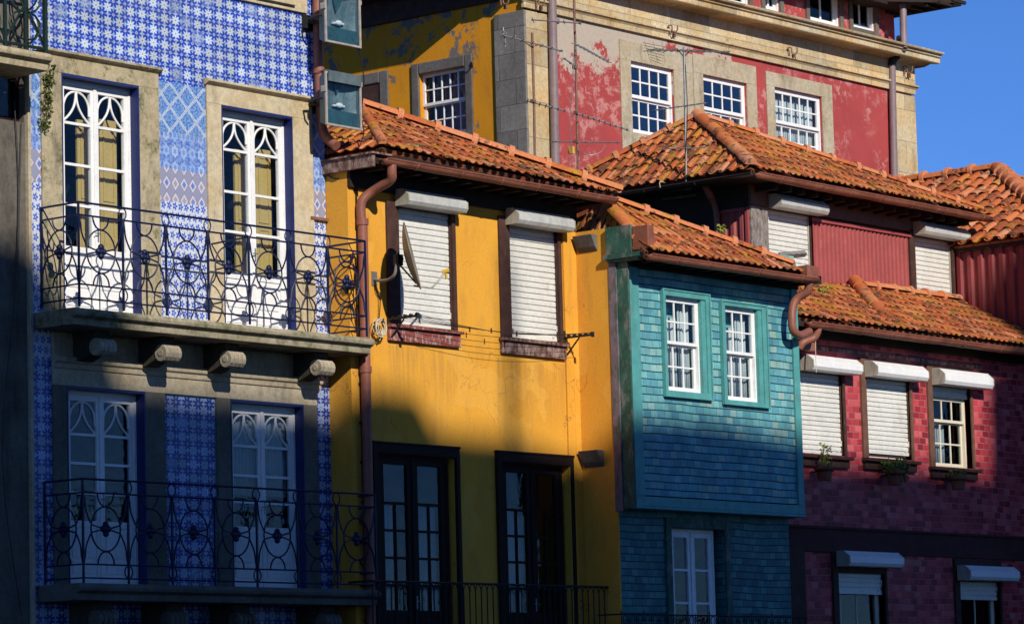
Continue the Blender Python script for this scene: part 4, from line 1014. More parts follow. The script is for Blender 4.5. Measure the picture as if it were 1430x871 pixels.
sash_window(cri, h3[0]+.09, h3[1]-.02, h3[2], s3z-.002, CN-.09, 3, 1, 2, M['cream'], split=.36, fw_=.045, bw=.026, gl='glassblue', curtain=[(.36,.62,.04,.62)])
sash_window(cri, h2_[0]+.02, h2_[1]-.02, h2_[2], h2_[2]+1.3, CN-.10, 2, 1, 1, M['cream'], gl='glassblue', curtain=[(.05,.75,.0,.16)])
for k_, cur in ((k1, [(.04,.32,.0,.9)]), (k2, [(.04,.2,.0,.9)])):
    sash_window(cri, k_[0]+.10, k_[1]-.02, 2.3, k_[3]-.05, CN-.10, 2, 1, 1, M['cream'], gl='glassblue', curtain=cur)
mb = MB(); zb0, zb1 = P(1280, 776, CN)[2], P(1280, 745, CN)[2]; mb.box(CS0, CS1-.05, CN+.001, CN+.05, zb0, zb1); mb.box(CS0, CS1-.05, CN+.001, CN+.08, zb1, zb1+.04); build(mb, 'band_course', M['band'], cri, bevel=.006)
mb = MB(); zz0 = b2[3]+.10; mb.box(CS0, P(1370,520,CN)[0], CN+.001, CN+.02, zz0, zz0+.05); build(mb, 'trim_board', M['peeled'], cri)
mb = MB(); x = P(1108, 740, CN)[0]; mb.box(CS0, x+.12, CN+.001, CN+.10, 0, zb0+.05); build(mb, 'corner_post', M['brown'], cri)
mb = MB(); c = ext(1113, 1130, 470, 490, CN+.1); mb.box(CS0+.1, c[1], CN+.002, CN+.22, c[2], c[3]); build(mb, 'bracket', M['pipe'], cri, bevel=.006)
# roof
GC = 1.12
cg0 = P(1128, 448, GC+.05); cg1 = P(1460, 495, GC+.05); zc_ = (P(1180,456,GC+.05)[2]+P(1400,486,GC+.05)[2])/2
cg0 = (cg0[0], cg0[1], zc_); cg1 = (CS1+.3, GC+.05, zc_)
gutter(cri, [cg0, cg1], .08)
mb = MB(); mb.box(CS0, CS1, CN+.001, GC-.02, zc_+.03, zc_+.06); mb.box(CS0, CS1, GC-.05, GC-.02, zc_-.05, zc_+.06); mb.box(CS0, CS1, CN+.021, CN+.06, zc_-.14, zc_+.03); build(mb, 'eaves', M['soffit'], cri)
cE0 = (CS0+.05, GC, zc_+.07); cE1 = (CS1+.6, GC, zc_+.07)
cT1 = P(1330, 430, -.86); cT0 = P(1193, 391, -.86); cT0 = (cT0[0], -.86, cT0[2])
slope = (cT1[2]-cE0[2])/(GC+.86); pass
zt = (cT1[2]*.6+cT0[2]*.4)
cL = P(1118, 412, -.2)
tile_roof(cri, [cE0, cE1, (CS1+.6,-.86,zt), (cT0[0],-.86,zt), (cE0[0],-.2,cL[2])], w=.17)
cap_row(cri, (cT0[0], -.80, zt+.05), (CS1-.1, -.80, zt+.05), r=.09, L=.5)
cap_row(cri, P(1193,392,-.75), P(1237,446,.8), 'coping_tiles', r=.11, L=.36, collar=False, mat=M['roof'])
cap_row(cri, P(1131,421,.1), P(1229,449,.75), 'coping_tiles', r=.075, L=.5)
pipe(cri, [P(1142,452,GC+.03), P(1142,462,GC+.03), P(1136,472,GC-.02), P(1122,478,GC-.1), P(1116,486,GC-.15)], .055, 'swan_neck', M['pipe'], k=6)

# ================================================================ CORRUGATED UPPER HOUSE
KN = -.9; KS0 = P(1047, 320, KN)[0]; KS1 = P(1330, 370, KN)[0]
kor = thing('corrugated_house', (KS0, KN, 0), 'set-back upper house clad in red corrugated sheet between two white roller shutters', 'house')
k1_ = ext(1071, 1131, 303, 410, KN); k2b = ext(1276, 1328, 340, 425, KN)
kb1 = ext(1069, 1135, 278, 297, KN); kb2 = ext(1271, 1333, 316, 334, KN)
zke = P(1200, 283, KN)[2]
wall('wall', kor, M['brown'], KS0, KS1, KN, 0, zke+.1, [(k1_[0],k1_[1],k1_[2]-.3,kb1[2]), (k2b[0],k2b[1],k2b[2]-.2,kb2[2])], reveal=.2, back=-6)
mb = MB(); mb.box(KS0-.02, k1_[0]-.0, KN+.001, KN+.05, 6., zke-.35); build(mb, 'corner_post', M['greywood'], kor, bevel=.006)
mb = MB(); mb.box(KS0-.02, KS1, KN+.001, KN+.06, zke-.34, zke-.02); build(mb, 'beam', M['brown_light'], kor, bevel=.006)
c0 = P(1133, 350, KN)[0]; c1 = P(1267, 360, KN)[0]; czt = P(1200, 319, KN)[2]
corrugated(kor, 'corrugated_sheet', M['corr'], c0, c1, 6.5, czt, KN+.02, .115, .022)
mb = MB(); mb.box(c0-.04, c1+.04, KN+.06, KN+.075, czt-.02, czt+.03); build(mb, 'flashing', M['corr'], kor)
mb = MB(); mb.box(c1+.01, k2b[0]-.01, KN+.001, KN+.06, 6.5, zke-.3); mb.box(k2b[1]+.0, KS1, KN+.001, KN+.05, 6.5, zke-.3); build(mb, 'window_casing', M['brown'], kor, bevel=.005)
shutter(kor, k1_[0]+.02, k1_[1]-.02, kb1[2], k1_[2]-.1, KN-.03, (kb1[0], kb1[1]+.02, kb1[2], kb1[3], KN+.06), slat=.078, rail=M['alucap'])
shutter(kor, k2b[0]+.02, k2b[1]-.02, kb2[2], k2b[2]-.1, KN-.03, (kb2[0], kb2[1]+.02, kb2[2], kb2[3], KN+.06), slat=.078, rail=M['alucap'])
# left side: dark boards and a small corrugated panel
f = lambda px, py: PS(px, py, KS0)
pa = f(1010, 320); pb = f(1044, 320); zt1 = f(1030, 296)[2]
corrugated(kor, 'corrugated_sheet', M['corr'], pa[1], pb[1], 6.5, zt1, KS0-.012, .17, .03, 'n')
mb = MB(); mb.box(KS0-.06, KS0-.01, pa[1], pb[1]+.02, zt1, zt1+.05); mb.box(KS0-.06, KS0-.01, pb[1], pb[1]+.05, 6.5, zt1+.05); build(mb, 'panel_frame', M['corr'], kor)
mb = MB(); mb.box(KS0-.03, KS0-.002, -6, pa[1]-.02, 6.5, zke+.05); mb.box(KS0-.035, KS0-.002, pa[1]-.02, KN, zt1+.06, zke+.05); build(mb, 'side_boards', M['soffit'], kor)
kC = P(1050, 236, -.38); kD = P(1376, 299, -.38); kA = P(975, 167, -2.4); kB = (kC[0], -4.6, kC[2])
zk = (kC[2]+kD[2])/2
tile_roof(kor, [kC, kD, kA], w=.17); tile_roof(kor, [kB, kC, kA], 'hip_roof', w=.19, r=.065)
mb = MB(); mb.slab([kA, kD, (kD[0],-5.4,kD[2]-.4), (kB[0],-5.4,kB[2]-.2), kB], .06); build(mb, 'back_slope', M['roof'], kor)
cap_row(kor, Vector(kA)+Vector((.1,0,.05)), Vector(kD)+Vector((-.2,0,.06)), r=.09, L=.5)
cap_row(kor, Vector(kC)+Vector((0,0,.07)), Vector(kA)+Vector((0,0,.07)), 'hip_tiles', r=.11, L=.27, collar=False, mat=M['roof'])
cap_row(kor, Vector(kB)+Vector((0,0,.05)), Vector(kA)+Vector((0,0,.05)), 'hip_tiles', r=.10, L=.5, mat=M['roof'])
gk = Vector((0,.06,-.07))
gutter(kor, [Vector(kC)+gk, Vector(kD)+gk], .08)
gutter(kor, [Vector(kB)+Vector((-.06,0,-.08)), Vector(kC)+Vector((-.06,.05,-.08))], .05, mat=M['soffit'])
mb = MB(); zq = kC[2]-.06; mb.slab([(kC[0],-6,zq),(kC[0],-.40,zq),(kD[0],-.40,kD[2]-.06),(kD[0],-6,kD[2]-.06)], .04)
for i in range(16): x = KS0+.1+i*.36; mb.box(x, x+.07, KN+.05, -.45, zq-.16+(kD[2]-kC[2])*(x-kC[0])/(kD[0]-kC[0]), zq-.04+(kD[2]-kC[2])*(x-kC[0])/(kD[0]-kC[0]))
build(mb, 'eaves', M['soffit'], kor)
mb = MB(); mb.tube([PS(905,268,KS0-.35), PS(965,262,KS0-.35)], .03, 4); mb.tube([PS(925,278,KS0-.2), PS(972,272,KS0-.2)], .025, 4); build(mb, 'eaves_batten', M['tealdark'], kor)
pipe(kor, [PS(985,258,KS0-.3), PS(989,268,KS0-.3), PS(997,284,KS0-.1), PS(1001,300,KS0-.1), PS(1003,345,KS0-.1)], .05, 'downpipe', M['pipe'], [(PS(985,259,KS0-.3), PS(993,275,KS0-.22))])

# ================================================================ RIGHT HOUSE (dark corrugated side wall)
RS = 18.56
rig = thing('side_clad_house', (RS, .7, 0), 'right-hand house with a maroon corrugated side wall under a clean clay tile roof', 'house')
ew = PS(1330, 348, RS); ef = PS(1432, 331, RS); ze = (ew[2]+ef[2])/2
RN1 = 2.4
corrugated(rig, 'corrugated_sheet', M['corrdark'], -2.5, RN1, 5.0, ze-.02, RS-.01, .205, .035, 'n')
mb = MB(); mb.box(RS, RS+7, -9, RN1, 0, ze-.03); build(mb, 'wall', M['corrdark'], rig)
rr1 = PS(1392, 240, RS+3.1)
e0 = (RS-.12, -9., ze); e1_ = (RS-.12, rr1[1]+3.2, ze)
zrid = rr1[2]
tile_roof(rig, [e0, e1_, rr1, (rr1[0], -9., zrid)], w=.25, r=.09, L=.40, mat=M['roofclean'])
e2_ = (RS+6.3, rr1[1]+3.2, ze)
tile_roof(rig, [e1_, e2_, (rr1[0]+.01, rr1[1], zrid)], 'hip_roof', w=.25, r=.09, L=.40)
cap_row(rig, (rr1[0], -9., zrid+.06), (rr1[0], rr1[1], zrid+.06), r=.12, L=.5)
cap_row(rig, Vector(rr1)+Vector((0,0,.06)), Vector(e1_)+Vector((0,0,.06)), 'hip_tiles', r=.14, L=.40)
mb = MB(); mb.box(RS-.10, RS-.02, -9, RN1, ze-.10, ze-.03); build(mb, 'eaves', M['soffit'], rig)

# ================================================================ BIG RED AND YELLOW BUILDING
QN = -6.5; QS0 = SB; QS1 = P(1274, 160, QN)[0]
big = thing('tall_corner_building', (QS0, QN, 0), 'tall building with a peeling red front, ochre side and heavy stone cornice', 'building')
qw = [ext(881, 941, 92, 190, QN), ext(982, 1043, 111, 205, QN), ext(1082, 1148, 129, 225, QN)]
zco = P(1140, 30, QN+.4)[2]
wall('wall', big, M['redwall'], P(768,120,QN)[0], QS1, QN, 0, zco, qw, reveal=.18, back=-15)
# left face
def nz(px, py): q = PS(px, py, QS0); return q[1], q[2]
la, lz1 = nz(586, 105); lb_, lz1b = nz(650, 93); _, lz0 = nz(600, 192); _, lz0b = nz(640, 183)
lzt = (lz1+lz1b)/2; lzb = (lz0+lz0b)/2
mb = MB(); S = QS0
ns = [-15, la, lb_, QN]; zs_ = [0, lzb, lzt, zco]
for i in range(3):
    for j in range(3):
        if i == 1 and j == 1: continue
        mb.quad((S,ns[i],zs_[j]),(S,ns[i+1],zs_[j]),(S,ns[i+1],zs_[j+1]),(S,ns[i],zs_[j+1]))
for (a, b, c, d) in (((S,la,lzb),(S+.2,la,lzb),(S+.2,la,lzt),(S,la,lzt)), ((S,lb_,lzb),(S+.2,lb_,lzb),(S+.2,lb_,lzt),(S,lb_,lzt)), ((S,la,lzt),(S+.2,la,lzt),(S+.2,lb_,lzt),(S,lb_,lzt)), ((S,la,lzb),(S+.2,la,lzb),(S+.2,lb_,lzb),(S,lb_,lzb))): mb.quad(a, b, c, d)
side = build(mb, 'side_wall', M['ochrewall'], big)
mb = MB(); mb.box(S+.2, S+1.2, la-.2, lb_+.2, lzb-.2, lzt+.2); 
rb = MB(); x0, x1 = S+.21, S+.74
rb.quad((x1,la-.2,lzb-.2),(x1,lb_+.2,lzb-.2),(x1,lb_+.2,lzt+.2),(x1,la-.2,lzt+.2)); rb.quad((x0,la-.2,lzb-.2),(x1,la-.2,lzb-.2),(x1,la-.2,lzt+.2),(x0,la-.2,lzt+.2)); rb.quad((x0,lb_+.2,lzb-.2),(x1,lb_+.2,lzb-.2),(x1,lb_+.2,lzt+.2),(x0,lb_+.2,lzt+.2)); rb.quad((x0,la-.2,lzt+.2),(x1,la-.2,lzt+.2),(x1,lb_+.2,lzt+.2),(x0,lb_+.2,lzt+.2)); rb.quad((x0,la-.2,lzb-.2),(x1,la-.2,lzb-.2),(x1,lb_+.2,lzb-.2),(x0,lb_+.2,lzb-.2))
build(rb, 'room', M['black'], big)
# side window (axis n): frame, bars, stone surround
mb = MB(); mid = (lzb+lzt)/2; w = .05
def bxn(mb, n0, n1, z0, z1, s0, s1): mb.box(s0, s1, n0, n1, z0, z1)
for zlo, zhi, so in ((mid, lzt, S+.07), (lzb, mid+.03, S+.11)):
    bxn(mb, la, la+w, zlo, zhi, so, so+.04); bxn(mb, lb_-w, lb_, zlo, zhi, so, so+.04); bxn(mb, la+w, lb_-w, zhi-w, zhi, so, so+.04); bxn(mb, la+w, lb_-w, zlo, zlo+w, so, so+.04)
    for i in range(1, 5): n_ = la+w+(lb_-la-2*w)*i/5; bxn(mb, n_-.012, n_+.012, zlo+w, zhi-w, so+.008, so+.032)
    z_ = (zlo+zhi)/2; bxn(mb, la+w, lb_-w, z_-.012, z_+.012, so+.010, so+.030)
sw = build(mb, 'window', M['white'], big, bevel=.003)
mb = MB(); mb.box(S+.125, S+.13, la+.02, lb_-.02, lzb+.02, lzt-.02); build(mb, 'pane', M['glass'], sw)
mb = MB(); o = .17; mb.box(S-.04, S-.001, la-o, la, lzb-.25, lzt+.2); mb.box(S-.04, S-.001, lb_, lb_+o, lzb-.25, lzt+.2); mb.box(S-.04, S-.001, la, lb_, lzt, lzt+.2); mb.box(S-.04, S-.001, la, lb_, lzb-.25, lzb); build(mb, 'window_surround', M['stonedark'], big, bevel=.02)
n0_, _ = nz(505, 130); n1_, z2_ = nz(543, 98)
mb = MB(); mb.box(S-.04, S-.001, n1_-.2, n1_, 6, z2_); mb.box(S-.04, S-.001, n1_-1.3, n1_-.2, z2_-.2, z2_); build(mb, 'window_surround', M['stonedark'], big, bevel=.02)
mb = MB(); mb.box(S-.015, S-.001, n1_-1.3, n1_-.2, 6, z2_-.2); build(mb, 'blocked_window', M['brown'], big)
# quoins
mb = MB(); qa, _ = nz(694, 120); mb.box(S-.05, S-.001, qa, QN+.05, 0, zco-.9); build(mb, 'quoin', M['quoin'], big, bevel=.01)
q1 = P(769, 120, QN)[0]; mb = MB(); mb.box(S-.0, q1, QN+.001, QN+.051, 0, zco-.9); build(mb, 'quoin', M['stoneyel'], big, bevel=.01)
q2 = P(1245, 160, QN)[0]; mb = MB(); mb.box(q2, QS1+.05, QN+.001, QN+.051, 0, zco-.9); mb.box(QS1+.001, QS1+.05, QN-1.5, QN, 0, zco-.9); build(mb, 'quoin', M['stoneyel'], big, bevel=.01)
# entablature
zrt = P(1040, 80.5, QN)[2]; zst = P(1040, 70, QN)[2]; zso = P(1140, 60, QN)[2]
mb = MB(); mb.box(S-.06, QS1+.06, QN+.001, QN+.06, zrt, zco); build(mb, 'frieze', M['stoneyel'], big)
mb = MB(); mb.box(S-.07, S-.001, -15, QN, zrt+.2, zco); build(mb, 'side_frieze', M['brown'], big)
mb = MB(); mb.prism_s([(QN+.061,zst-.05),(QN+.085,zst-.02),(QN+.12,zst+.0),(QN+.12,zst+.03),(QN+.061,zst+.05)], S-.1, QS1+.1); build(mb, 'string_course', M['stoneyel'], big)
zf0 = P(1140, 47, QN+.42)[2]; zf1 = P(1140, 31, QN+.5)[2]
mb = MB(); prof = [(QN-.3,zso),(QN+.061,zso),(QN+.2,zso+.04),(QN+.40,zf0-.02),(QN+.42,zf0),(QN+.42,zf0+.09),(QN+.46,zf0+.10),(QN+.46,zf0+.15),(QN+.52,zf1-.04),(QN+.54,zf1),(QN-.3,zf1+.02)]
mb.prism_s(prof, S-.5, QS1+.42); build(mb, 'cornice', M['stoneyel'], big, bevel=.008)
mb = MB(); mb.prism_n([(S-.001,zso),(S-.5,zf0),(S-1.0,zf1-.05),(S-1.0,zf1),(S-.001,zf1)], -15, QN-.3); build(mb, 'side_cornice', M['brown'], big)
# stone surrounds of front windows and windows
frames = [(P(866,130,QN)[0], P(967,140,QN)[0]), (P(968,140,QN)[0], P(1056,150,QN)[0]), (P(1070,150,QN)[0], P(1162,170,QN)[0])]
tops = [P(915, 66, QN)[2], P(1010, 84, QN)[2], P(1116, 110, QN)[2]]
for i, h in enumerate(qw):
    a, b = frames[i]; t = tops[i]; mb = MB(); w0_ = .03
    mb.box(a, h[0], QN+.001, QN+w0_, 7, h[3]); mb.box(h[1], b, QN+.001, QN+w0_, 7, h[3]); mb.box(a, b, QN+.001, QN+w0_, h[3], t); mb.box(h[0], h[1], QN+.001, QN+w0_, 7, h[2])
    build(mb, 'window_surround', M['stonepale'], big, bevel=.006)
    sash_window(big, h[0], h[1], h[2], h[3], QN-.04, (4,4,5)[i], 2, 2, M['white'], fw_=.06, bw=.030, gl='glassfar' if i < 2 else 'glass', curtain=[None, [(.02,.98,.0,.08)], [(.02,.98,.0,.97)]][i])
# upper storey
UN = -6.75; us1 = P(1249, 40, UN)[0]
uh = [ext(1004, 1044, -60, 6, UN), ext(1066, 1087, -60, 15, UN), ext(1128, 1170, -60, 33, UN), ext(1188, 1219, -60, 41, UN)]
zu0 = zf1-.1; zu1 = zu0+2.7
uholes = [(a, b, c, zu0+2.1) for a, b, c, d in uh]
wall('wall', big, M['redwall'], S+.3, us1, UN, zu0, zu1, uholes, reveal=.15, back=-14.5)
for h in uholes:
    mb = MB(); a, b, c, d = h; o = .11; mb.box(a-o, a, UN+.001, UN+.04, zf1, d+.12); mb.box(b, b+o, UN+.001, UN+.04, zf1, d+.12); mb.box(a, b, UN+.001, UN+.04, d, d+.12)
    if c > zf1: mb.box(a, b, UN+.001, UN+.04, zf1, c)
    build(mb, 'window_surround', M['stonegrey'], big, bevel=.006)
    sash_window(big, a, b, c, d, UN-.02, 2, 1, 1, M['white'], fw_=.07, bw=.05, gl='glassblue')
er = P(1252, 19, UN)[2]
mb = MB(); FP = [(S-1.4,UN+.5),(us1-1.0,UN+.5),(us1+.2,UN+1.4),(us1+.2,-15.4),(S-1.4,-15.4)]; mb.slab([(a,b,er+.06) for a,b in FP], .06); mb.slab([(us1+.12,-15.4,er+.12),(us1+.21,-15.4,er+.12),(us1+.21,UN+1.42,er+.12),(us1+.12,UN+1.42,er+.12)], .18)
for i in range(8): n_ = UN-.6+i*.3; mb.box(us1-.3, us1+.16, n_, n_+.06, er-.06, er)
mb.box(S-1.4, us1-1.0, UN+.45, UN+.52, er-.06, er+.12); build(mb, 'eaves', M['soffit'], big)
mb = MB(); 
tz = er+.13; mb.slab([(S-1.4,UN+.5,tz),(us1-1,UN+.5,tz),(us1+.2,UN+1.4,tz),(us1-3,UN-3,tz+2.2),(S+2,UN-3,tz+2.2)], .08); mb.slab([(us1+.2,UN+1.4,tz),(us1+.2,-15.4,tz),(us1-3,UN-3,tz+2.2)], .08); mb.slab([(S-1.4,UN+.5,tz),(S+2,UN-3,tz+2.2),(S-1.4,-15.4,tz)], .08); build(mb, 'roof', M['roof'], big)
# pipes, hooks, wire
pipe(big, [P(771,-60,QN+.14), P(771,0,QN+.14), P(776,250,QN+.14)], .075, 'downpipe', M['lilacpipe'], [(P(774,27,QN+.14),P(774,33,QN+.14))], sm=False)
pipe(big, [P(1245.5,88,QN+.1), P(1249,256,QN+.1)], .07, 'downpipe', M['lilacpipe'], sm=False)
pipe(big, [P(1259,-10,QN+.3), P(1261,10,QN+.3), P(1262,68,QN+.45)], .07, 'downpipe', M['lilacpipe'], sm=False)
mb = MB(); mb.tube(smooth_path([P(1262,66,QN+.45), P(1256,74,QN+.2), P(1247,84,QN+.12), P(1245.6,92,QN+.1)]), .085, 8); mb.tube([P(1255,52,QN+.5), P(1256,76,QN+.3)], .05, 6); build(mb, 'pipe_bend', M['iron_black'], big, smooth=True)
for px, py in ((936, 39), (1103, 70), (1264, 96), (750, 2), (700, 0)):
    sh = [(0,8),(-1,1),(-3,-2),(2,-3),(3,4),(7,5),(10,1),(10,-5)]
    mb = MB(); mb.tube(smooth_path([P(px+a, py+b+a*.17, QN+.10+.012*max(0,a+1)) for a, b in sh]), .013, 6); mb.box(P(px,py,QN)[0]-.02, P(px,py,QN)[0]+.01, QN+.06, QN+.12, P(px,py+14,QN)[2], P(px,py+7,QN)[2]); build(mb, 'iron_hook', M['rustmast'], big, smooth=True)
# ================================================================ LOOSE THINGS
# floodlights
def floodlight(cx, cy, label, tilt, hood):
    c = P(cx, cy, .52); t = thing('floodlight', (c[0], .06, c[2]), label, 'floodlight', 'floodlights on the tiled house')
    w, h, d = .66, .68, .13
    s0, s1 = c[0]-w/2, c[0]+w/2; z0, z1 = c[2]-h/2, c[2]+h/2; n1 = .50; n0 = n1-d
    body = MB()
    # open box with slanting sides: back smaller than the front
    q = .05; B = [(s0+q,n0,z0+q),(s1-q,n0,z0+q),(s1-q,n0,z1-q),(s0+q,n0,z1-q)]; Fq = [(s0,n1,z0),(s1,n1,z0),(s1,n1,z1),(s0,n1,z1)]
    for i in range(4): body.quad(B[i], B[(i+1)%4], Fq[(i+1)%4], Fq[i])
    body.quad(*B)
    hb = build(body, 'housing', M['lampbody'], t, solid=.012)
    rim = MB(); frame_ring(rim, s0-.008, s1+.008, z0-.008, z1+.008, n1, n1+.028, .028); 
    rim.box(s0-.025, s0-.008, n1-.05, n1+.04, c[2]+.08, c[2]+.16); rim.box(s1+.008, s1+.02, n1-.04, n1+.035, z1-.12, z1-.06)
    build(rim, 'rim', M['lamprim'], t, bevel=.004)
    rf = MB(); k = 8; pts = []
    for j in range(k+1):
        v = j/k; zz_ = z0+.03+(h-.06)*v; row = []
        for i in range(k+1):
            u = i/k; ss = s0+.03+(w-.06)*u
            dep = n0+.02+.085*(abs(2*u-1)**2.4*.8+abs(2*v-1)**2.4*.55)*1.0
            row.append((ss, min(dep, n1-.02), zz_))
        pts.append(row)
    for j in range(k):
        for i in range(k): rf.quad(pts[j][i], pts[j][i+1], pts[j+1][i+1], pts[j+1][i])
    build(rf, 'reflector', M['mirror'], t, smooth=True, weld=True)
    tp = MB(); tp.box(s0+.03, s1-.03, n0+.05, n1-.012, z0+.025, z0+.21); tp.box(s0+.10, s0+.13, n1-.012, n1-.004, z0+.08, z0+.13); tp.box(s1-.13, s1-.10, n1-.012, n1-.004, z0+.09, z0+.12); build(tp, 'gear_tray', M['tealmetal'], t)
    tv = MB(); tv.slab([(c[0]-.13,n0+.09,z1-.03),(c[0]+.10,n0+.09,z1-.03),(c[0]-.02,n0+.05,c[2]+.08)], .0, (0,-.02,0)); build(tv, 'dark_reflection', M['tealmetal'], t)  # dark wedge added in place of a reflection inside the lamp
    lp = MB(); lp.ball((c[0],n0+.075,c[2]-.05), .05, 1.3, .6, .7, 10, 7); lp.tube([(c[0]-.11,n0+.06,c[2]-.06),(c[0]+.11,n0+.06,c[2]-.05)], .014, 6)
    build(lp, 'lamp', M['white'], t)
    gl = MB(); gl.box(s0+.01, s1-.01, n1+.006, n1+.01, z0+.01, z1-.01); build(gl, 'glass', M['glass'], t)
    if hood:
        hd = MB(); hd.box(s0-.012, s1+.012, n0+.03, n1+.035, z1+.010, z1+.022); hd.box(s0+.03, s1-.02, n1+.030, n1+.05, z1-.12, z1+.010); build(hd, 'hood', M['lampbody'], t)
    br = MB(); br.box(c[0]-.22, c[0]+.0, .0, .03, c[2]-.10, c[2]+.10); br.tube([(c[0]-.12,.02,c[2]),(c[0]-.12,n0+.02,c[2])], .028, 8); br.tube([(s0-.02,n0+.1,c[2]),(s0-.04,n0+.02,c[2]),(s0+.02,.2,c[2]),(c[0]-.12,.16,c[2])], .016, 6)
    build(br, 'bracket', M['iron_black'], t)
    return t
f1_ = floodlight(479, 26, 'upper of two square glass-fronted floodlights, cut by the top edge', 0, False)
f2_ = floodlight(480, 141, 'lower hooded floodlight hanging just above the yellow house roof', 0, True)
mb = MB(); mb.tube(smooth_path([P(500,60,.5), P(508,110,.45), P(505,160,.4), P(508,185,.5), P(502,205,.6)]), .008, 5)
tagk(build(mb, 'lamp_cable', M['rubber'], loc=P(502,205,.6)), 'thin black cable dangling from the floodlights to the yellow roof', 'cable')

# satellite dish
dc = Vector(P(572, 358, YN+.55)); sd_ = thing('satellite_dish', P(521, 388, YN), 'grey satellite dish seen edge-on in front of the first yellow-house shutter', 'satellite dish')
nd = Vector((.60, .78, .22)).normalized()       # (s, n, z) facing direction
sx = nd.cross(Vector((0,0,1))).normalized(); sy = sx.cross(nd).normalized()
mb = MB(); rings = 7; seg = 28; vs = []; Rr = .43; fs = []
def bowl(off):
    out = []
    for j in range(rings+1):
        rr = Rr*j/rings
        for k in range(seg):
            a = 2*math.pi*k/seg; p = dc+sx*rr*math.cos(a)*.94+sy*rr*math.sin(a)*1.02+nd*(.09*(rr/Rr)**2-.05+off); out.append(tuple(p))
    return out
for off in (0, -.014):
    b0_ = len(mb.v); f2s = []
    for j in range(rings):
        for k in range(seg): f2s.append((j*seg+k, j*seg+(k+1)%seg, (j+1)*seg+(k+1)%seg, (j+1)*seg+k))
    mb.add(bowl(off), f2s)
mb.tube([tuple(dc+sx*Rr*.94*math.cos(a*math.pi/14)+sy*Rr*1.02*math.sin(a*math.pi/14)+nd*(.035)) for a in range(28)], .009, 5, closed=True)
build(mb, 'reflector', M['dish'], sd_, smooth=True)
mb = MB(); w_ = P(522, 389, YN); mb.box(w_[0]-.05, w_[0]+.05, YN+.001, YN+.015, w_[2]-.09, w_[2]+.09); build(mb, 'wall_plate', M['galv'], sd_)
back = dc-nd*.09
mb = MB(); mb.tube(smooth_path([P(523,390,YN+.02), P(532,392,YN+.15), P(543,390,YN+.3), P(551,383,YN+.42), P(554,368,YN+.45), P(556,352,YN+.45)]), .021, 8); build(mb, 'mounting_arm', M['dish'], sd_, smooth=True)
mb = MB(); e = Vector(P(556,362,YN+.45)); mb.tube([tuple(e), tuple(back)], .03, 8); mb.box(e[0]-.05, e[0]+.05, e[1]-.04, e[1]+.04, e[2]-.08, e[2]+.06); mb.tube([tuple(e+Vector((0,0,-.05))), tuple(dc-sy*.36)], .012, 6); build(mb, 'bracket', M['iron_black'], sd_)
lo = dc-sy*.38
mb = MB(); lnb = Vector(P(622, 379, YN+.75)); ml = (lo*.45+lnb*.55)+Vector((0,0,-.12)); mb.tube(smooth_path([tuple(lo-nd*.04), tuple(lo+nd*.1+Vector((0,0,-.05))), tuple(ml), tuple(lnb)]), .013, 6); build(mb, 'feed_arm', M['alucap'], sd_, smooth=True)
mb = MB(); mb.tube([tuple(lnb-nd*.05), tuple(lnb+nd*.05)], .03, 8); mb.tube([tuple(lnb), tuple(lnb+Vector((.02,0,-.10)))], .018, 6); build(mb, 'feed_horn', M['yellowcap'], sd_)
mb = MB(); mb.tube(smooth_path([P(524,392,YN+.05), P(527,405,YN+.06), P(531,415,YN+.06), P(529,450,YN+.03)]), .007, 5); build(mb, 'cable', M['rubber'], sd_)

# clothes line between two wall arms
cl = thing('clothes_line', P(545, 450, YN), 'washing line of thin cords strung between dark wall arms across the yellow house', 'clothes line')
L0 = [P(548+i*9, 443-i*1.2, YN+.10+i*.10) for i in range(5)]
def arm(px, py):
    a = P(px, py, YN+.02); mb = MB(); x = a[0]; z = a[2]
    mb.box(x-.02, x+.02, YN+.001, YN+.03, z-.28, z+.10); mb.box(x-.014, x+.014, YN+.02, YN+.52, z-.012, z+.016)
    mb.tube([(x, YN+.03, z-.26), (x, YN+.28, z-.02)], .012, 6)
    for i in range(5): mb.tube([(x-.02, YN+.10+i*.10, z+.02), (x+.02, YN+.10+i*.10, z+.02)], .02, 6)
    mb.box(x-.02, x+.02, YN+.5, YN+.53, z-.03, z+.04)
    build(mb, 'wall_arm', M['iron_black'], cl); return x, z
xa, za = arm(543, 446); xb, zb2 = arm(788, 472)
for i in range(5):
    n_ = YN+.10+i*.10; pts = [(xa+(xb-xa)*t/12, n_, za+(zb2-za)*t/12+.03-(.05+.02*i)*math.sin(math.pi*t/12)) for t in range(13)]
    mb = MB(); mb.tube(pts, .0035, 4); build(mb, 'cord', M['rubber'], cl)
for i, px in enumerate((648, 680, 700, 655)):
    t = .42+.09*i; n_ = YN+.10+(i%3)*.1; mb = MB(); p = (xa+(xb-xa)*t, n_, za+(zb2-za)*t+.03-.05*math.sin(math.pi*t)); mb.box(p[0]-.006, p[0]+.006, n_-.01, n_+.01, p[2]-.05, p[2]+.02); build(mb, 'clothes_peg', M['brown_light'], cl)
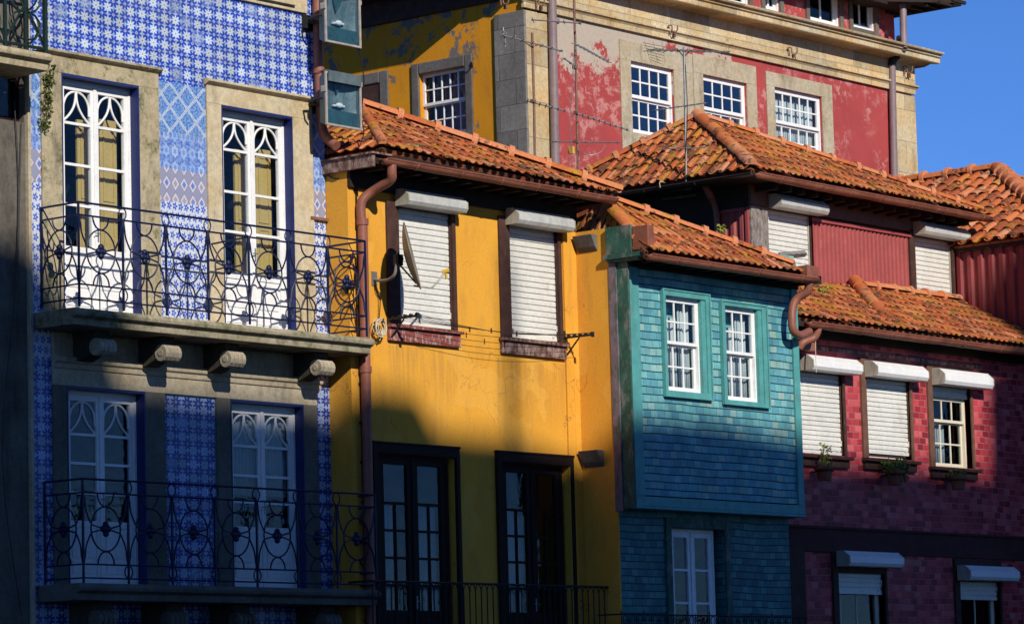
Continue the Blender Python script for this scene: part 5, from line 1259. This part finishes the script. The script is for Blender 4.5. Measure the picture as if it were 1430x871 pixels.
# coil of rope
rc = P(531, 458, YN+.10); rp = thing('rope_coil', rc, 'coil of pale rope hung on the yellow wall beside the balcony', 'rope'); mb = MB()
for k in range(9):
    rr = .085+random.uniform(-.02,.02); o1 = random.uniform(-.02,.02); o2 = random.uniform(-.02,.02)
    mb.tube([(rc[0]+o1+rr*math.cos(a*math.pi/9), rc[1]+random.uniform(-.006,.006)+k*.008-.03, rc[2]+o2+rr*1.15*math.sin(a*math.pi/9)) for a in range(18)], .006, 5, closed=True)
mb.tube(smooth_path([rc, (rc[0]+.02,rc[1],rc[2]-.1), (rc[0]-.02,rc[1],rc[2]-.16)]), .006, 5)
build(mb, 'coil', M['rope'], rp, smooth=True)
mb = MB(); mb.box(rc[0]-.012, rc[0]+.012, YN+.001, YN+.16, rc[2]+.07, rc[2]+.09); mb.tube([(rc[0],YN+.16,rc[2]+.08),(rc[0],YN+.16,rc[2]+.12)], .01, 5); build(mb, 'hook', M['iron_black'], rp)

# antennas
def yagi(mb, a, b, rods, ln, vert=False, r=.0055, taper=.6):
    a, b = Vector(a), Vector(b); t = (b-a).normalized(); d = t.cross(Vector((0,0,1))).normalized() if not vert else Vector((0,0,1))
    mb.tube([tuple(a), tuple(b)], .011, 6)
    for i in range(rods):
        k = i/max(1, rods-1); c = a+(b-a)*(.03+.94*k); L = ln*(1-(1-taper)*k)
        mb.tube([tuple(c-d*L/2), tuple(c+d*L/2)], r, 5); mb.box(c.x-.015, c.x+.015, c.y-.015, c.y+.015, c.z-.012, c.z+.012)
def antenna(base, top, n, label, booms, mat='rustmast', guy=()):
    b = P(*base, n); t = P(*top, n); o = thing('tv_antenna', b, label, 'antenna', 'antennas on the roofs')
    mb = MB(); mb.tube([(b[0],n,b[2]-.1), ((b[0]+t[0])/2+.01, n, (b[2]+t[2])/2), (t[0],n,t[2])], .018, 8)
    for g_ in guy: mb.box(b[0]-.03, b[0]+.03, n-.03, n+.03, P(base[0], g_, n)[2]-.025, P(base[0], g_, n)[2]+.025)
    build(mb, 'mast', M[mat], o, smooth=True)
    for (x0, y0, n0, x1, y1, n1, rods, ln, vert) in booms:
        mb = MB(); yagi(mb, P(x0,y0,n0), P(x1,y1,n1), rods, ln, vert); build(mb, 'boom', M['galv'], o)
    return o
a1 = antenna((958,250), (955,66), -1.6, 'tall grey aerial mast rising from the hipped roof, grid reflector at its top', [(905,70,-1.7,1018,73,-1.5,13,.30,False),(915,154,-1.6,986,144,-1.6,8,.22,False),(925,208,-1.7,985,206,-1.5,4,.25,False)], 'galv')
mb = MB()
for k in range(7):
    p0 = Vector(P(898+k*2, 60+k*4, -1.8+.02*k)); p1 = Vector(P(930-k*1, 66+k*4, -1.4)); mb.tube([tuple(p0), tuple(p1)], .004, 4)
for k in range(3): mb.tube([P(900+k*12, 58, -1.75+.1*k), P(909+k*10, 88, -1.75+.1*k)], .004, 4)
build(mb, 'grid_reflector', M['galv'], a1)
mb = MB(); mb.tube([P(945,68,-1.6), P(955,80,-1.6), P(965,70,-1.6)], .008, 5); mb.tube(smooth_path([P(957,90,-1.58), P(960,160,-1.57), P(956,240,-1.58), P(958,247,-1.5), P(964,243,-1.5)]), .006, 5); build(mb, 'cable', M['rubber'], a1)
a2 = antenna((807,238), (801,-20), -1.1, 'rusty tall mast in front of the peeling red plaster, several booms one above another', [(806,63,-1.1,850,87,-.6,9,.42,False),(788,82,-1.2,806,95,-1.1,3,.25,True),(804,158,-1.1,878,182,-.5,10,.40,False),(770,198,-1.5,866,199,-.6,3,.12,False),(742,28,-1.5,812,33,-.9,4,.40,False)], 'rustmast', (95,158,198))
mb = MB(); mb.box(*sorted((P(801,208,-1)[0],P(804,208,-1)[0])), -1.1, -1.02, P(802,214,-1)[2], P(802,204,-1)[2]); build(mb, 'amplifier_box', M['yellowcap'], a2)
mb = MB(); mb.tube(smooth_path([P(802,60,-1.05), P(800,110,-1.0), P(796,170,-1.0), P(799,215,-1.0), P(798,236,-1.0)]), .006, 5); mb.tube(smooth_path([P(845,203,-.8), P(838,213,-.8), P(820,217,-.9), P(806,210,-1.1)]), .006, 5); build(mb, 'cable', M['galv'], a2)
a3 = antenna((747,232), (743,46), -.2, 'slim rusty mast before the pale stone corner, one long boom near its top', [(700,49,-.4,786,72,.1,7,.30,False),(703,44,-.4,706,62,-.4,2,.12,True),(735,141,-.3,790,155,.1,7,.42,False)], 'rustmast', (142,))
mb = MB(); mb.tube([P(729,56,-.2), P(742,66,-.2), P(755,62,-.2)], .008, 5); build(mb, 'brace', M['rustmast'], a3)

# plants and pots on the crimson house
def leaves(mb, c, n, rx, ry, rz, size, flat=.3):
    for _ in range(n):
        a = random.uniform(0, 2*math.pi); rr = random.random()**.5; z = random.uniform(-1, 1)
        p = Vector((c[0]+rx*rr*math.cos(a), c[1]+ry*rr*math.sin(a), c[2]+rz*z)); d = Vector((random.gauss(0,1), random.gauss(0,1), random.gauss(0,.8))).normalized()
        e = d.cross(Vector((random.gauss(0,1), random.gauss(0,1), random.gauss(0,1)))).normalized(); s = size*random.uniform(.6,1.3)
        m = p+d*s*.5; up = d.cross(e)*s*.12
        mb.add([tuple(p), tuple(m+e*s*.3+up), tuple(p+d*s), tuple(m-e*s*.3+up)], [(0,1,2,3)])
def pot(px, py, r, h, label, kind):
    c = P(px, py, CN+.22); t = thing('potted_plant', (c[0], CN+.22, c[2]-h/2), label, 'potted plant', 'plant pots hung under the crimson house windows')
    mb = MB(); z0 = c[2]-h/2; pf = [(r*.68,0),(r*.9,h*.8),(r*1.06,h*.8),(r*1.08,h),(r*.95,h),(r*.9,h*.86)]; S_ = 16; vs = []; fs = []
    for rr, hh in pf: vs += [(c[0]+rr*math.cos(2*math.pi*k/S_), CN+.22+rr*math.sin(2*math.pi*k/S_), z0+hh) for k in range(S_)]
    for j in range(len(pf)-1): fs += [(j*S_+k, j*S_+(k+1)%S_, (j+1)*S_+(k+1)%S_, (j+1)*S_+k) for k in range(S_)]
    fs.append(tuple(range(S_))); mb.add(vs, fs); build(mb, 'pot', M['terra'], t, smooth=True)
    mb = MB(); mb.add([(c[0]+r*.9*math.cos(2*math.pi*k/12), CN+.22+r*.9*math.sin(2*math.pi*k/12), z0+h*.85) for k in range(12)], [tuple(range(12))]); build(mb, 'soil', M['soil'], t)
    mb = MB(); mb.tube([(c[0]+r*1.0*math.cos(2*math.pi*k/16), CN+.22+r*1.0*math.sin(2*math.pi*k/16), z0+h*.7) for k in range(16)], .008, 5, closed=True); mb.box(c[0]-.01, c[0]+.01, CN+.001, CN+.22-r*.9, z0+h*.66, z0+h*.74); build(mb, 'pot_ring', M['iron_black'], t)
    lf = MB(); st = MB(); zt = z0+h
    if kind == 0:
        for k in range(6):
            x1 = c[0]+random.uniform(-.13,.13); zz2 = zt+random.uniform(.12,.38); st.tube(smooth_path([(c[0],CN+.22,zt-.05),(c[0]+(x1-c[0])*.3,CN+.22,zt+.12),(x1,CN+.24,zz2)]), .005, 4); leaves(lf, (x1,CN+.24,zz2-.06), 16, .05,.05,.10, .055)
        leaves(lf, (c[0],CN+.22,zt+.02), 30, .10,.1,.06, .06)
        fl = MB(); leaves(fl, (c[0]+.13,CN+.25,zt+.27), 10, .025,.025,.025, .035); build(fl, 'flower', M['petal'], t)
    elif kind == 1:
        for k in range(14):
            a = random.uniform(0,6.3); st.tube(smooth_path([(c[0],CN+.22,zt-.03),(c[0]+.1*math.cos(a),CN+.22+.08*math.sin(a),zt+.08),(c[0]+.26*math.cos(a),CN+.24+.12*math.sin(a),zt-.06+.08*math.sin(a*3))]), .004, 4)
        leaves(lf, (c[0],CN+.24,zt+.05), 260, .27,.16,.11, .06); leaves(lf, (c[0]+.12,CN+.26,zt-.08), 90, .18,.1,.10, .055)
    else:
        for k in range(8):
            a = random.uniform(0,6.3); st.tube([(c[0],CN+.22,zt-.03),(c[0]+.15*math.cos(a),CN+.22+.1*math.sin(a),zt+.07)], .004, 4)
        leaves(lf, (c[0],CN+.22,zt+.03), 110, .17,.12,.06, .05)
    build(st, 'stem', M['leaf'], t); build(lf, 'leaves', M['leafy' if kind == 0 else 'leaf'], t)
pot(1151, 661, .14, .2, 'terracotta pot with an upright flowering stem under the first crimson-house shutter', 0)
pot(1250, 667, .15, .22, 'terracotta pot with a bushy trailing plant under the half-open middle shutter', 1)
pot(1338, 674, .14, .2, 'terracotta pot of low greenery under the small-paned window', 2)
# weeds on the mossy stone left of the first door and on roofs
wc = P(66, 125, .05); wp = thing('wall_plant', (wc[0], .03, wc[2]-.5), 'dull green weeds clinging to the stone beside the first balcony door', 'plant')
lf = MB(); sm_ = MB()
for k in range(26):
    t_ = random.random(); c = P(58+random.uniform(0,14)*(1-t_)+2, 98+t_*85, .04); leaves(lf, (c[0],.06,c[2]), 16, .06,.035,.06, .045)
sm_.tube(smooth_path([P(62,180,.03), P(60,150,.04), P(66,120,.05), P(72,98,.05)]), .008, 4)
build(sm_, 'stem', M['brown_light'], wp); build(lf, 'leaves', M['moss'], wp)
def tuft(px, py, n, label, k=40, r=.09):
    c = P(px, py, n); t = thing('weed_tuft', c, label, 'weed', 'weeds rooted in the roofs'); lf = MB(); leaves(lf, (c[0],n,c[2]+.03), k, r, r*.8, r*.6, .06); st = MB()
    for q in range(5): st.tube([(c[0],n,c[2]-.04),(c[0]+random.uniform(-r,r),n,c[2]+.06)], .003, 4)
    build(lf, 'leaves', M['leafy'], t); build(st, 'stem', M['leaf'], t)
tuft(575, 211, .82, 'small green weed in the gutter of the yellow house near its left end')
tuft(1008, 322, .95, 'dry weed between ridge tiles halfway along the teal house roof', 30, .08)
tuft(1148, 408, .3, 'weed tuft at the left end of the crimson house roof', 30, .08)
# wires on the left stone house and from the right eaves
wr = MB(); wr.tube(smooth_path([P(20,140,.04), P(26,260,.04), P(21,400,.04), P(3,640,.04), P(30,860,.04)]), .008, 4); wr.tube(smooth_path([P(30,170,.04), P(27,300,.04), P(24,480,.04)]), .006, 4)
tagk(build(wr, 'wall_cable', M['rubber'], loc=P(21,400,.02)), 'thin black cables hanging loose down the grey granite wall', 'cable')
wr = MB(); wr.tube(smooth_path([P(1139,462,GC), P(1139,490,GC), P(1140,520,GC)]), .006, 4)
tagk(build(wr, 'hanging_string', M['rope'], loc=P(1139,462,GC)), 'pale string hanging from the gutter over the first crimson-house shutter box', 'string')
wr = MB(); wr.tube(smooth_path([P(922,262,-2.), P(922,254,-2.), P(935,256,-2.), P(943,250,-2.), P(944,245,-1.8)]), .008, 5)
tagk(build(wr, 'loose_cable', M['rope'], loc=P(922,262,-2.)), 'white cable loop on the eaves below the hipped roof', 'cable')

# ================================================================ HOUSES ACROSS THE SQUARE (behind the camera, they shade the lower fronts)
D_ = 46.
def sil(s0, z0, d=D_): return (s0-.45*d, d, z0+.6*d)
def across(name, prof, label, win=True):
    """prof: (s0,z0) outline as it falls on the street front; body runs away from the houses along the sun's bearing"""
    pts = [sil(*p) for p in prof]; base = [(pts[-1][0], D_, 0.), (pts[0][0], D_, 0.)]
    t = thing(name, (pts[0][0], D_, 0), label, 'building')
    ring = pts+base; mb = MB(); dv = Vector((-.45*7, 7., 0)); k = len(ring)
    mb.add([tuple(q) for q in ring]+[tuple(Vector(q)+dv) for q in ring], [tuple(range(k)), tuple(range(2*k-1,k-1,-1))]+[(i,k+i,k+(i+1)%k,(i+1)%k) for i in range(k)])
    build(mb, 'wall', M['occl'], t)
    wb = MB(); x0, x1 = min(p[0] for p in pts)+1, max(p[0] for p in pts)-1; zt = min(p[2] for p in pts)
    x = x0
    while x < x1-1.2:
        z = 3.
        while z < zt-3:
            wb.box(x, x+1.1, D_-.04, D_-.002, z, z+1.8); z += 3.3
        x += 2.6
across('opposite_building', [(-14,8.5),(-3.3,7.6),(-2.85,7.45),(-2.5,6.95),(-1.8,6.45),(-1.5,6.0),(-1.4,3.)], 'tall plain building across the square behind the viewer, left')
across('opposite_building', [(-1.9,5.97),(1.6,5.9),(2.3,5.78),(2.75,5.95),(3.6,5.9),(3.95,5.45),(4.8,5.42),(5.42,5.42),(5.44,7.9),(5.66,7.9),(5.68,5.38),(6.8,5.15),(7.6,5.22),(9.3,5.28),(11.,5.12),(14.4,5.25),(17.3,5.2)], 'long roofline building across the square behind the viewer, middle')
across('opposite_building', [(17.02,3.),(17.06,5.2),(17.15,6.9),(18.12,7.05),(18.2,8.9),(18.65,9.3),(20,10.2),(27,10.2)], 'stepped building across the square behind the viewer, right')

# ================================================================ LIGHT, CAMERA
sun_dir = Vector((-.45, -1., .60)).normalized()
el = math.asin(sun_dir.z); rot = math.atan2(sun_dir.x, sun_dir.y)
w = bpy.data.worlds.new('World'); sc.world = w; w.use_nodes = True; nt = w.node_tree
sky = nt.nodes.new('ShaderNodeTexSky'); sky.sky_type = 'NISHITA'; sky.sun_disc = False; sky.sun_elevation = el; sky.sun_rotation = rot
sky.altitude = 1500; sky.air_density = 1.0; sky.dust_density = 0.; sky.ozone_density = 6.
tn = nt.nodes.new('ShaderNodeMix'); tn.data_type = 'RGBA'; tn.blend_type = 'MULTIPLY'; tn.inputs[0].default_value = 1.; tn.inputs[7].default_value = (.55, .82, 1.25, 1)
nt.links.new(sky.outputs[0], tn.inputs[6]); 
tc = nt.nodes.new('ShaderNodeTexCoord'); sx_ = nt.nodes.new('ShaderNodeSeparateXYZ'); nt.links.new(tc.outputs['Generated'], sx_.inputs[0])
mr = nt.nodes.new('ShaderNodeMapRange'); mr.interpolation_type = 'SMOOTHSTEP'; nt.links.new(sx_.outputs[2], mr.inputs[0])
for k_, v_ in ((1, .25), (2, .75), (3, 1.08), (4, .74)): mr.inputs[k_].default_value = v_      # deeper towards the zenith
t2 = nt.nodes.new('ShaderNodeMix'); t2.data_type = 'RGBA'; t2.blend_type = 'MULTIPLY'; t2.inputs[0].default_value = 1.; cx_ = nt.nodes.new('ShaderNodeCombineColor')
for k_ in range(3): nt.links.new(mr.outputs[0], cx_.inputs[k_])
nt.links.new(tn.outputs[2], t2.inputs[6]); nt.links.new(cx_.outputs[0], t2.inputs[7]); nt.links.new(t2.outputs[2], nt.nodes['Background'].inputs[0])
nt.nodes['Background'].inputs[1].default_value = .084
ld = bpy.data.lights.new('sun', 'SUN'); ld.energy = 4.6; ld.angle = R(.53); ld.color = (1., .93, .82)
lo_ = bpy.data.objects.new('sun', ld); COL.objects.link(lo_); lo_.rotation_euler = sun_dir.to_track_quat('Z', 'Y').to_euler(); lo_.location = (-30, -60, 60)
cd = bpy.data.cameras.new('camera'); cam = bpy.data.objects.new('camera', cd); COL.objects.link(cam); sc.camera = cam
cd.sensor_width = 36; cd.lens = F/1430*36; cd.clip_end = 2000; cd.clip_start = .5
mt = Matrix((RX, UX, -fw)).transposed().to_4x4(); mt.translation = CAM; cam.matrix_world = mt
sc.view_settings.view_transform = 'Standard'; sc.view_settings.look = 'None'; sc.view_settings.exposure = 0; sc.view_settings.gamma = 1
